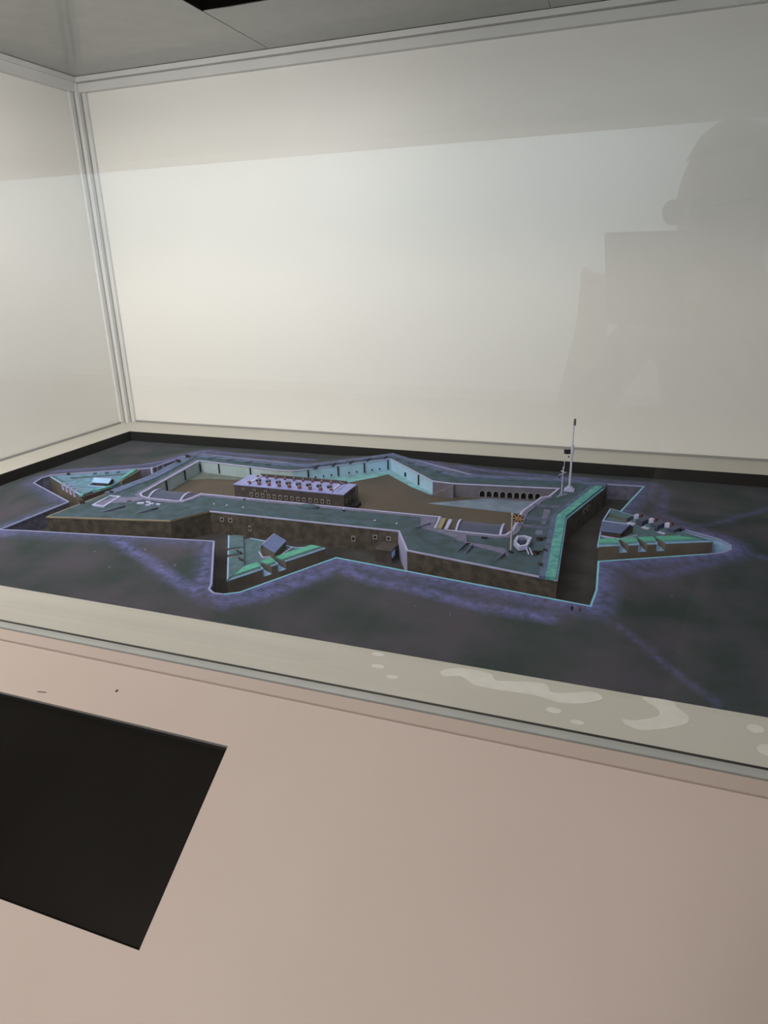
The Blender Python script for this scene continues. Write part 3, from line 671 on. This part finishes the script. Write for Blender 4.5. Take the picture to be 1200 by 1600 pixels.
pit = [(0.934, 0.338), (0.953, 0.318), (0.978, 0.333), (0.982, 0.372)]
strip('area_wall', 'stone_white', fr, pit, 0.0008, -0.0008, RZ - 0.003, RZ + 0.0015)
house('small blue-roofed guardhouse on the front outwork with the green edge', [(0.944, 0.330), (0.940, 0.380), (0.968, 0.374), (0.974, 0.322)], RZ - 0.002, RZ + 0.010, RZ + 0.018, 'roof_blue', 'scarp_plain', 0.10)

# right ravelin
rr = thing('ravelin', 'triangular outwork right of the fort with three blue-cheeked embrasures', 'fort outwork')
P2, T2, Q2 = (1.4865, 0.528), (1.672, 0.606), (1.502, 0.728)
parapet(rr, P2, T2, RZ, 0.028, [(0.045, 0.0075), (0.078, 0.0075), (0.110, 0.0075)], 'scarp_plain', 'turf_green', 'turf_sky', 'stone_blue', 1, tip=1.787, tip_end=True)
parapet(rr, Q2, T2, RZ, 0.028, [(0.058, 0.010), (0.088, 0.010), (0.118, 0.010)], 'scarp_plain', 'turf_teal', 'turf_teal', 'roof_slate', -1, nz=0.010, tip=1.787, tip_end=True)
prism('terreplein', 'turf_teal', rr, [(1.487, 0.558), (1.62, 0.612), (1.490, 0.694), (1.487, 0.65)], ZD, RZ - 0.002)
strip('gorge_coping', 'stone_blue', rr, [(1.4855, 0.528), (1.4875, 0.65), (1.4985, 0.727)], -0.0012, 0.0012, RZ - .003, RZ + .0014)
strip('area_wall', 'stone_white', rr, [(1.488, 0.580), (1.520, 0.573), (1.549, 0.602)], 0.0009, -0.0009, RZ - 0.003, RZ + 0.0006)
house('dark slate-roofed shed on the right outwork beside its three embrasures', [(1.488, 0.584), (1.520, 0.582), (1.541, 0.616), (1.488, 0.625)], RZ - 0.002, RZ + 0.007, RZ + 0.016, 'roof_blue2', 'brick_dark', 0.66)
# traverses with brown posts between the guns
for k, (x, y) in enumerate([(1.552, 0.672), (1.578, 0.657), (1.605, 0.641)]):
    prism('traverse', 'roof_slate', rr, rect(x + .006, y - .004, 0.013, 0.026, -.55), RZ - .002, RZ + 0.0075)
    a = prism('traverse_post', 'wood_brown', rr, rect(x + .002, y + .012, 0.005, 0.005, -.55), RZ - .002, RZ + 0.011)
    prism('traverse_cap', 'stone_white', a, rect(x - .004, y + .013, 0.009, 0.009, -.55), RZ - .002, RZ + 0.0085)
    prism('gun_platform', 'stone_white', rr, rect(x - .014, y - .012, 0.014, 0.010, -.55), RZ - .002, RZ - 0.0005)

# left ravelin
lr = thing('ravelin', 'pale blue triangular outwork at the far left of the fort', 'fort outwork')
P3, T3, Q3 = (0.400, 0.500), (0.214, 0.598), (0.385, 0.706)
parapet(lr, T3, P3, RZ, 0.028, [(0.085, 0.006), (0.110, 0.006), (0.135, 0.006), (0.158, 0.006)], 'scarp_plain', 'turf_sky', 'turf_teal', 'coping_lavender', 1, tip=1.73)
parapet(lr, T3, Q3, RZ, 0.028, [], 'scarp_plain', 'turf_sky', 'turf_teal', 'stone_blue', -1, tip=1.73)
prism('terreplein', 'turf_sky', lr, [(0.262, 0.603), (0.398, 0.532), (0.412, 0.56), (0.405, 0.62), (0.383, 0.678)], ZD, RZ - 0.002)
strip('turf_rim', 'turf_lit_bright', lr, [(0.399, 0.502), (0.386, 0.535), (0.409, 0.548), (0.416, 0.575)], 0.0, 0.007, RZ - .002, RZ + .0016)
strip('turf_rim', 'turf_lit_bright', lr, [(0.405, 0.630), (0.395, 0.668), (0.385, 0.704)], 0.0, 0.010, RZ - .002, RZ + .003)
prism('gorge_wall', 'scarp_plain', lr, seg((0.405, 0.615), (0.387, 0.705), -0.006, 0.0), ZD, RZ)
prism('gorge_wall', 'brick_dark', lr, seg((0.402, 0.500), (0.417, 0.575), -0.004, 0.0), ZD, RZ - .001)
strip('area_wall', 'stone_blue', lr, [(0.345, 0.612), (0.358, 0.566), (0.408, 0.570)], 0.0009, -0.0009, RZ - .003, RZ + .001)
house('small light-blue-roofed guardhouse on the far-left outwork', [(0.362, 0.576), (0.404, 0.580), (0.398, 0.606), (0.352, 0.600)], RZ - .002, RZ + .005, RZ + .010, 'stone_blue', 'brick_dark', 0.6)
for k in range(6):
    prism('platform', ('stone_white', 'roof_slate')[k % 2], lr, rect(0.300 + k * .012, 0.634 + k * .0065, .008, .008, .6), RZ - .002, RZ + (.0008, .005)[k % 2])
# brown posts of the dark gate behind the left ravelin
for x, y in [(0.392, 0.735), (0.402, 0.745), (0.412, 0.755), (0.420, 0.765), (0.428, 0.776)]:
    prism('wall_pier', 'stone_white' if x == 0.392 else 'ditch_wall', terrain, rect(x + .012, y, .005, .005), ZD, ZC + .001)

# ------------------------------------------------------------------ vaulted magazines in the two front bays
def vault(label, x0, x1, yc, r, rise, wl, wr):
    t = thing('vaulted_magazine', label, 'building')
    box('wall', 'brick_dark', t, x0, x1, yc - r, yc + r, ZP, ZP + 0.012)
    bm = bmesh.new(); n = 12
    pr = [(yc - (r + .001) * math.cos(math.pi * k / n), ZP + 0.012 + rise * math.sin(math.pi * k / n)) for k in range(n + 1)]
    L = [bm.verts.new((x0 + .003, y, z)) for y, z in pr]; Rr = [bm.verts.new((x1 - .003, y, z)) for y, z in pr]
    for i in range(n): bm.faces.new([L[i], L[i + 1], Rr[i + 1], Rr[i]])
    bm.faces.new(L); bm.faces.new(Rr); obj('vault_roof', tomesh(bm), 'roof_slate', t)
    for xx in (wl, wr):
        bm = bmesh.new()
        prf = [(yc - (r + .003), ZP)] + [(yc - (r + .003) * math.cos(math.pi * k / n), ZP + 0.013 + (rise + .002) * math.sin(math.pi * k / n)) for k in range(n + 1)] + [(yc + r + .003, ZP)]
        A = [bm.verts.new((xx, y, z)) for y, z in prf]; B = [bm.verts.new((xx + .004, y, z)) for y, z in prf]
        bm.faces.new(A); bm.faces.new(B)
        for i in range(len(prf)): bm.faces.new([A[i], A[(i + 1) % len(prf)], B[(i + 1) % len(prf)], B[i]])
        obj('gable_wall', tomesh(bm), 'coping_lavender', t)
vault('dark slate vaulted building in the right front bay, between white end walls', 1.240, 1.320, 0.540, 0.030, 0.022, 1.238, 1.318)
vault('dark slate vaulted building in the left front bay of the fort', 0.564, 0.652, 0.540, 0.030, 0.022, 0.566, 0.646)

# ------------------------------------------------------------------ barracks
bk = thing('barracks', 'long brown barracks block with periwinkle roof and many chimneys inside the fort', 'building')
BX0, BX1, BY0, BY1, BZ = 0.712, 0.974, 0.622, 0.692, 0.005
box('wall', 'brick_dark', bk, BX0, BX1, BY0, BY1, ZP, BZ)
rf = box('roof', 'roof_periwinkle', bk, BX0 - .001, BX1 + .001, BY0 - .001, BY1 + .001, BZ, BZ + 0.0022)
bm = bmesh.new(); addprism(bm, [(BX0 + .02, BY0 + .010), (BX1 - .02, BY0 + .010), (BX1 - .02, BY1 - .012), (BX0 + .02, BY1 - .012)], BZ + .002, BZ + .0032); obj('roof_deck', tomesh(bm), 'roof_periwinkle', rf)
for x in (BX0 + .030, BX1 - .034): box('roof_rib', 'coping_lavender', rf, x, x + .006, BY0 + .002, BY1 - .002, BZ + .002, BZ + .0048)
box('roof_parapet', 'brick_dark', bk, BX0 + .03, BX1 - .02, BY1 - .004, BY1, BZ + .002, BZ + .008)
for k in range(9):
    x = BX0 + 0.034 + k * 0.0245
    c = box('chimney', 'chimney_red', bk, x - .0030, x + .0030, BY0 + .006, BY0 + .011, BZ + .002, BZ + .0088)
    for dx in (-.0015, .0015): rod('chimney_pot', 'mast_tan', c, (x + dx, BY0 + .0085, BZ + .0088), (x + dx, BY0 + .0085, BZ + .0112), .0009, .0007, 6)
for k in range(8):
    x = BX0 + 0.046 + k * 0.0245
    c = box('dormer', 'iron_dark', bk, x - .004, x + .004, BY0 + .024, BY0 + .032, BZ + .002, BZ + .0075)
    prism('dormer_roof', 'roof_slate', c, rect(x, BY0 + .028, .0095, .0095), BZ + .0075, BZ + .0086)
for k in range(10):
    x = BX0 + 0.030 + k * 0.0225
    c = box('chimney', 'chimney_red', bk, x - .0022, x + .0022, BY1 - .018, BY1 - .014, BZ + .002, BZ + .0085)
    rod('chimney_pot', 'mast_tan', c, (x, BY1 - .016, BZ + .0085), (x, BY1 - .016, BZ + .0112), .0009, .0007, 6)
for k in range(14):
    x = BX0 + 0.042 + k * 0.0142
    w = bmesh.new(); z0 = -0.0165
    addbox(w, x - .0034, x + .0034, BY0 - .001, BY0, z0 + .0062, z0 + .0078); addbox(w, x - .0034, x + .0034, BY0 - .001, BY0, z0 - .0012, z0)
    addbox(w, x - .0034, x - .0020, BY0 - .001, BY0, z0, z0 + .0062); addbox(w, x + .0020, x + .0034, BY0 - .001, BY0, z0, z0 + .0062)
    wf = obj('window', tomesh(w), 'window_frame_pale', bk); box('pane', 'opening_black', wf, x - .002, x + .002, BY0 - .0005, BY0, z0, z0 + .0062)
for k in range(3):
    x = BX0 + 0.022 + k * 0.028
    wf = box('window', 'window_frame_pale', bk, x - .0034, x + .0034, BY0 - .0008, BY0, -0.006, -0.001); box('pane', 'opening_black', wf, x - .002, x + .002, BY0 - .0013, BY0 - .0008, -0.0052, -0.0018)
for k in range(3):
    y = BY0 + 0.014 + k * 0.02
    wf = box('window', 'window_frame_pale', bk, BX1, BX1 + .0008, y - .003, y + .003, -0.016, -0.009); box('pane', 'opening_black', wf, BX1 + .0008, BX1 + .0013, y - .0018, y + .0018, -0.015, -0.010)
box('corner_pier', 'scarp_plain', bk, BX1 - .002, BX1 + .003, BY1 - .010, BY1 + .002, ZP, BZ + .001)
box('lean_to', 'iron_dark', bk, BX1 + .001, BX1 + .020, BY0 + .020, BY0 + .045, ZP, ZP + .008)

# ------------------------------------------------------------------ gun post on the right bastion
gp = thing('gun_post', 'white six-sided gun post with dark interior on the right front bastion', 'gun post')
hexa = [(1.352, 0.462), (1.364, 0.441), (1.377, 0.452), (1.379, 0.488), (1.366, 0.494), (1.353, 0.488)]
strip('ring_wall', 'stone_white', gp, hexa, 0.0, 0.0045, 0.001, 0.010, True)
prism('pit_floor', 'opening_black', gp, hexa, 0.001, 0.0025)
rod('gun_drum', 'roof_slate', gp, (1.366, 0.470, 0.0025), (1.366, 0.470, 0.012), 0.0062, 0.0062, 14)
for k in (0, 1): rod('strut', 'stone_white', gp, (1.374 + k * .006, 0.452 - k * .001, .006), (1.382 + k * .006, 0.434 - k * .002, .0015), 0.0011, None, 6)

# ------------------------------------------------------------------ masts
fp = thing('flagpole', 'tallest white flagpole on the right rear rampart, small dark flag halfway up', 'flagpole', loc=(1.413, 0.793, 0))
bm = bmesh.new(); addbox(bm, -.010, .010, -.009, .009, 0, .0035); addbox(bm, -.006, .006, -.006, .006, .0035, .008); obj('base_block', tomesh(bm), 'stone_white', fp)
rod('pole', 'mast_white', fp, (0, 0, .008), (0, 0, .095), 0.0026, 0.0020); rod('topmast', 'mast_white', fp, (0, 0, .085), (0, 0, .150), 0.0016, 0.0010)
rod('mast_cap', 'mast_white', fp, (0.0005, 0, .080), (0.0005, 0, .098), 0.0036, 0.0030)
rod('finial', 'flag_grey', fp, (0.001, 0, .139), (0.001, 0, .152), 0.0028, 0.0022, 8)
bm = bmesh.new(); n = 8
for i in range(n + 1):
    x = -.003 - .013 * i / n; y = .0012 * math.sin(i * 1.1)
    bm.verts.new((x, y - .0003, .078)); bm.verts.new((x, y - .0003, .088)); bm.verts.new((x, y + .0003, .088)); bm.verts.new((x, y + .0003, .078))
bm.verts.ensure_lookup_table(); V = bm.verts
for i in range(n):
    for k in range(4): bm.faces.new([V[i * 4 + k], V[i * 4 + (k + 1) % 4], V[i * 4 + 4 + (k + 1) % 4], V[i * 4 + 4 + k]])
bm.faces.new([V[0], V[1], V[2], V[3]]); bm.faces.new([V[n * 4 + k] for k in range(4)])
obj('flag', tomesh(bm), 'flag_dark', fp)
rod('halyard', 'mast_white', fp, (-.016, 0, .077), (-.012, -.02, .060), .0004, None, 5)
rod('pulley', 'iron_dark', fp, (-.006, -.001, .0715), (-.006, -.001, .0745), .0014, None, 8)

sm = thing('signal_mast', 'shorter signal mast with crossed yards in front of the tallest flagpole', 'mast', loc=(1.401, 0.753, 0))
rod('pole', 'mast_white', sm, (0, 0, 0), (0, 0, .062), 0.0013, 0.0010); rod('topmast', 'mast_white', sm, (.001, .0, .056), (.002, 0, .080), 0.0008, 0.0005)
rod('yard', 'mast_white', sm, (-.007, -.006, .046), (.007, .006, .050), .0009, .0007, 8); rod('yard', 'mast_white', sm, (-.004, .004, .052), (.004, -.004, .052), .0009, .0007, 8)
rod('stay', 'mast_white', sm, (-.005, -.006, .0005), (0, 0, .012), .0005, None, 5); rod('stay', 'mast_white', sm, (.008, .009, .0005), (0, 0, .016), .0005, None, 5)
rod('signal_ball', 'iron_dark', sm, (-.006, -.005, .0395), (-.006, -.005, .0432), .0017, .0012, 8)
rod('foot', 'stone_white', sm, (-.007, -.009, .0012), (.010, .012, .0012), .0011, None, 6)

uf = thing('flagpole', 'thin tan flagpole with a cross-patterned orange flag beside the white gun post', 'flagpole', loc=(1.351, 0.441, 0))
rod('pole', 'mast_tan', uf, (0, 0, 0), (0, 0, .066), 0.0014, 0.0011); rod('finial', 'mast_tan', uf, (0, 0, .0655), (0, 0, .0675), .0022, .0016, 8)
fl = box('flag', 'flag_dark', uf, .002, .018, -.0003, .0003, .053, .0655)
def bar(x0, z0, x1, z1, w):
    d = Vector((x1 - x0, z1 - z0)).normalized(); n = Vector((-d.y, d.x)) * w
    bm = bmesh.new()
    A = [(x0 + n.x, z0 + n.y), (x1 + n.x, z1 + n.y), (x1 - n.x, z1 - n.y), (x0 - n.x, z0 - n.y)]
    a = [bm.verts.new((x, -.0009, z)) for x, z in A]; b = [bm.verts.new((x, .0009, z)) for x, z in A]
    bm.faces.new(a); bm.faces.new(b)
    for i in range(4): bm.faces.new([a[i], a[(i + 1) % 4], b[(i + 1) % 4], b[i]])
    obj('flag_stripe', tomesh(bm), 'flag_orange', fl)
bar(.0025, .0535, .0175, .065, .0007); bar(.0025, .065, .0175, .0535, .0007); bar(.002, .0592, .018, .0592, .0009); bar(.010, .053, .010, .0655, .0009)

# ------------------------------------------------------------------ cannons
def make_cannon():
    t = thing('cannon', 'x', 'cannon', 'tiny cannons on the fort model')
    bm = bmesh.new(); cyl(bm, (-.006, 0, .0048), (.009, 0, .0056), .0019, .0012, 8); cyl(bm, (-.0076, 0, .0047), (-.006, 0, .0048), .0008, .0019, 8)
    obj('barrel', tomesh(bm), 'iron_dark', t)
    bm = bmesh.new(); addprism(bm, [(-.008, -.0022), (.004, -.0022), (.004, .0022), (-.008, .0022)], .0012, .0036, [.0024, .004, .004, .0024]); obj('carriage', tomesh(bm), 'wood_brown', t)
    for y in (-.003, .003): rod('wheel', 'iron_dark', t, (.001, y - .0006, .0026), (.001, y + .0006, .0026), .0026, None, 12)
    return t
can0 = make_cannon()
CN = [(0.926, 0.294, RZ - .002, 2.6, 'tiny cannon on the front outwork near its tip'), (0.905, 0.322, RZ - .002, 2.6, 'tiny cannon beside the left embrasures of the front outwork'),
      (1.560, 0.676, RZ - .002, 1.0, 'tiny cannon between brown posts at the back of the right outwork, leftmost of three'), (1.590, 0.660, RZ - .002, 1.0, 'tiny cannon in the middle bay at the back of the right outwork'),
      (1.620, 0.640, RZ - .002, .4, 'tiny cannon nearest the tip of the right outwork'),
      (1.392, 0.500, 0.0006, .2, 'tiny cannon behind the white gun post, on the right bastion'), (1.394, 0.440, 0.0006, .3, 'tiny cannon right of the white gun post struts'),
      (0.470, 0.430, 0.0022, 2.9, 'tiny cannon left of the white kerb on the left bastion'), (0.482, 0.502, 0.0022, 2.6, 'tiny cannon behind the white kerb on the left bastion'),
      (0.250, 0.620, RZ, 2.2, 'tiny cannon at the tip of the far-left outwork'), (0.480, 0.745, 0.006, 2.9, 'tiny cannon on the far-left rampart, nearer one'), (0.475, 0.790, 0.006, 2.9, 'tiny cannon at the far-left corner of the rampart')]
for i, (x, y, z, a, lb_) in enumerate(CN):
    c = can0 if i == 0 else copy_tree(can0)
    c.location = (x, y, z); c.rotation_euler.z = a; c['label'] = lb_

# ------------------------------------------------------------------ miniature people on the glacis
def figure(x, y, m, lab, arm):
    z = zg((x, y)) - 0.0002
    t = thing('miniature_person', lab, 'figurine', 'miniature people outside the ditch corner', loc=(x, y, z))
    bm = bmesh.new()
    for s in (-1, 1): cyl(bm, (s * .0007, 0, 0), (s * .0005, 0, .0038), .00055, .0007, 6)
    cyl(bm, (0, 0, .0036), (0, 0, .0066), .0011, .0013, 8); cyl(bm, (0, 0, .0066), (0, 0, .0071), .0005, .0005, 6)
    for s in (-1, 1): cyl(bm, (s * .0013, 0, .0063), (s * (.0016 + arm), -.0008, .0038), .0005, .0004, 6)
    bmesh.ops.create_icosphere(bm, subdivisions=1, radius=.0009, matrix=Matrix.Translation((0, 0, .0078)))
    obj('body', tomesh(bm), m, t)
figure(1.464, 0.2865, 'iron_dark', 'left one of two miniature people outside the near ditch corner, dark clothes', 0)
figure(1.4745, 0.2875, 'wood_brown', 'right one of two miniature people outside the near ditch corner, brown clothes', .0006)

# ------------------------------------------------------------------ photographer (seen mirrored in the front glass) and phone
def person():
    t = thing('person', 'person in pale top and dark trousers holding a phone, mirrored in front glass', 'person', loc=(0, 0, FLOOR_Z))
    F = FLOOR_Z
    bx, by = 1.70, -0.90
    pts = {'pel': (bx, by, -.08, .125, .10), 'waist': (bx, by, .05, .12, .095), 'chest': (bx - .01, by + .01, .24, .145, .105), 'neckb': (bx - .02, by + .02, .375, .07, .06), 'neck': (bx - .03, by + .035, .43, .050, .052), 'head0': (bx - .045, by + .05, .48, .055, .06),
           'shl': (bx - .17, by + .03, .335, .058, .058), 'ell': (1.405, -0.80, .13, .043, .043), 'wrl': (1.44, -0.655, .33, .030, .030),
           'shr': (bx + .14, by + .0, .335, .058, .058), 'elr': (1.79, -0.76, .15, .043, .043), 'wrr': (1.625, -0.655, .345, .030, .030),
           'hipl': (bx - .085, by, -.13, .085, .085), 'knl': (bx - .10, by + .02, -.52, .058, .058), 'anl': (bx - .11, by - .01, -.91, .04, .04), 'tol': (bx - .13, by + .14, -.963, .038, .034),
           'hipr': (bx + .085, by, -.13, .085, .085), 'knr': (bx + .10, by + .01, -.52, .058, .058), 'anr': (bx + .11, by - .02, -.91, .04, .04), 'tor': (bx + .12, by + .13, -.963, .038, .034)}
    names = list(pts); E = [('pel', 'waist'), ('waist', 'chest'), ('chest', 'neckb'), ('neckb', 'neck'), ('neck', 'head0'), ('chest', 'shl'), ('shl', 'ell'), ('ell', 'wrl'), ('chest', 'shr'), ('shr', 'elr'), ('elr', 'wrr'),
         ('pel', 'hipl'), ('hipl', 'knl'), ('knl', 'anl'), ('anl', 'tol'), ('pel', 'hipr'), ('hipr', 'knr'), ('knr', 'anr'), ('anr', 'tor')]
    V = [pts[n][:3] for n in names]; RAD = [pts[n][3:] for n in names]; ED = [(names.index(a), names.index(b)) for a, b in E]
    # hands: palm and five fingers curling round the phone edges
    def hand(wr, side, pc):
        w = Vector(pts[wr][:3]); p = Vector(pc)
        i0 = len(V); V.append(tuple(p)); RAD.append((.026, .017)); ED.append((names.index(wr), i0))
        out = -RT * side; bk = -FW; fwd = FW
        for k, (dz, ln) in enumerate([(.034, .030), (.013, .034), (-.009, .032), (-.030, .025)]):
            a = p + UP * dz * .8 - out * (-.012) + fwd * .008; b = a + fwd * .020 - out * .010; c = b - out * ln + fwd * .004
            s = len(V); V.extend([tuple(a), tuple(b), tuple(c)]); RAD.extend([(.0095, .0095), (.009, .009), (.0075, .0075)]); ED.extend([(i0, s), (s, s + 1), (s + 1, s + 2)])
        a = p + UP * .004 + bk * .014 - out * .008; b = a - out * .028 + UP * .022; c = b - out * .016 + UP * .016
        s = len(V); V.extend([tuple(a), tuple(b), tuple(c)]); RAD.extend([(.011, .011), (.010, .010), (.008, .008)]); ED.extend([(i0, s), (s, s + 1), (s + 1, s + 2)])
    hand('wrl', 1, tuple(CAM - FW * .034 - RT * .092 - UP * .060)); hand('wrr', -1, tuple(CAM - FW * .034 + RT * .092 - UP * .060))
    me = bpy.data.meshes.new('body'); me.from_pydata(V, ED, [])
    o = obj('body', me, 'skin', t); o.location = (0, 0, -F)
    sk = o.modifiers.new('skin', 'SKIN'); sk.use_smooth_shade = True; sk.branch_smoothing = .3
    for i, rr_ in enumerate(RAD): me.skin_vertices[0].data[i].radius = rr_; me.skin_vertices[0].data[i].use_root = (i == 0)
    ss = o.modifiers.new('sub', 'SUBSURF'); ss.levels = 2; ss.render_levels = 2
    dg = bpy.context.evaluated_depsgraph_get(); ev = o.evaluated_get(dg); m2 = bpy.data.meshes.new_from_object(ev)
    o.modifiers.clear(); o.data = m2; m2.materials.clear()
    for n in ('skin', 'shirt_pale', 'sleeve_dark', 'trousers_dark', 'shoe_black'): m2.materials.append(MATS[n])
    b2 = bmesh.new(); b2.from_mesh(m2)
    for zc in (-.90, -.03, .40): bmesh.ops.bisect_plane(b2, geom=b2.verts[:] + b2.edges[:] + b2.faces[:], plane_co=(0, 0, zc), plane_no=(0, 0, 1))
    b2.to_mesh(m2); b2.free()
    for p in m2.polygons:
        c = p.center; k = 0
        if c.z < -.90: k = 4
        elif c.z < -.03: k = 3
        elif c.z < .40 and (abs(c.x - bx) < .20 and c.y < by + .13): k = 1
        elif c.z < .40 and (Vector(pts['wrl'][:3]) - c).length > .055 and (Vector(pts['wrr'][:3]) - c).length > .055 and c.y < -.66: k = 2
        p.material_index = k; p.use_smooth = True
    # head
    hd = bmesh.new(); bmesh.ops.create_uvsphere(hd, u_segments=32, v_segments=24, radius=1)
    for v in hd.verts:
        x, y, z = v.co          # face looks along +x
        w = 1.0 if z > -.1 else 1.0 - .28 * ((-.1 - z) / .9)
        v.co = Vector((x * .098, y * .074 * w, z * .122))
        if z < -.3 and x > 0: v.co.x *= 1.0 + .05 * (-z - .3)
        if x > .75 and abs(y) < .22 and -.42 < z < .05: v.co.x += .020 * (1 - abs(y) / .22) * (1 - abs(z + .25) / .3 if abs(z + .25) < .3 else 0)
        if x > .6 and .0 < z < .25 and .25 < abs(y) < .6: v.co.x -= .006
    hm = tomesh(hd, smooth=True)
    hp = Matrix.Translation((bx - .055, by + .065, .535 - F)) @ Matrix.Rotation(math.radians(135), 4, 'Z') @ Matrix.Rotation(math.radians(12), 4, 'Y')
    h = obj('head', hm, 'skin', t); h.matrix_local = hp
    def hpart(nm, bm_, m): return obj(nm, tomesh(bm_, smooth=True), m, h)
    b = bmesh.new(); bmesh.ops.create_uvsphere(b, u_segments=28, v_segments=18, radius=1)
    bmesh.ops.delete(b, geom=[v for v in b.verts if (v.co.x > .35 and v.co.z < .52) or v.co.z < -.55], context='VERTS')
    for v in b.verts: v.co = Vector((v.co.x * .106 - .004, v.co.y * .082, v.co.z * .130 + .004)) + Vector((random.uniform(-.002, .002),) * 3)
    hpart('hair', b, 'hair')
    for s in (-1, 1):
        b = bmesh.new(); bmesh.ops.create_uvsphere(b, u_segments=10, v_segments=8, radius=1, matrix=Matrix.Translation((0, s * .076, -.005)) @ Matrix.Diagonal((.018, .008, .030, 1))); hpart('ear', b, 'skin')
        b = bmesh.new(); bmesh.ops.create_uvsphere(b, u_segments=10, v_segments=8, radius=.011, matrix=Matrix.Translation((.084, s * .030, .012))); e = hpart('eye', b, 'stone_white')
        b = bmesh.new(); bmesh.ops.create_uvsphere(b, u_segments=8, v_segments=6, radius=.005, matrix=Matrix.Translation((.0925, s * .030, .011))); hpart('iris', b, 'iron_dark')
        b = bmesh.new(); cyl(b, (.100, s * .030, .012), (.103, s * .030, .012), .021, None, 16); hpart('glasses_lens', b, 'phone_black')
        b = bmesh.new(); cyl(b, (.100, s * .050, .016), (.000, s * .080, .010), .002, None, 6); hpart('glasses_arm', b, 'phone_black')
    b = bmesh.new(); bmesh.ops.create_uvsphere(b, u_segments=12, v_segments=8, radius=1, matrix=Matrix.Translation((.086, 0, -.068)) @ Matrix.Diagonal((.008, .024, .007, 1))); hpart('mouth', b, 'chimney_red')
person()
ph = bpy.data.objects.new('phone', None); COL.objects.link(ph)
tag(ph, 'dark unfolded phone held in both hands, mirrored in the front glass', 'phone')
ph.matrix_world = Matrix.Translation(CAM - FW * 0.018 - UP * 0.040) @ rm
bm = bmesh.new(); addbox(bm, -.066, .066, -.0765, .0765, -.004, .004); bmesh.ops.bevel(bm, geom=bm.edges[:], offset=.0025, segments=2, affect='EDGES')
obj('shell', tomesh(bm), 'phone_black', ph)
bm = bmesh.new(); addbox(bm, -.008, .008, .010, .066, -.0055, -.004); cb = obj('camera_bump', tomesh(bm), 'phone_black', ph)
for k in range(3): rod('lens', 'lens_black', cb, (0, .020 + .018 * k, -.0070), (0, .020 + .018 * k, -.0055), .0065, None, 16)
bm = bmesh.new(); addbox(bm, -.062, .062, -.072, .072, .0040, .0043); obj('screen', tomesh(bm), 'lens_black', ph)
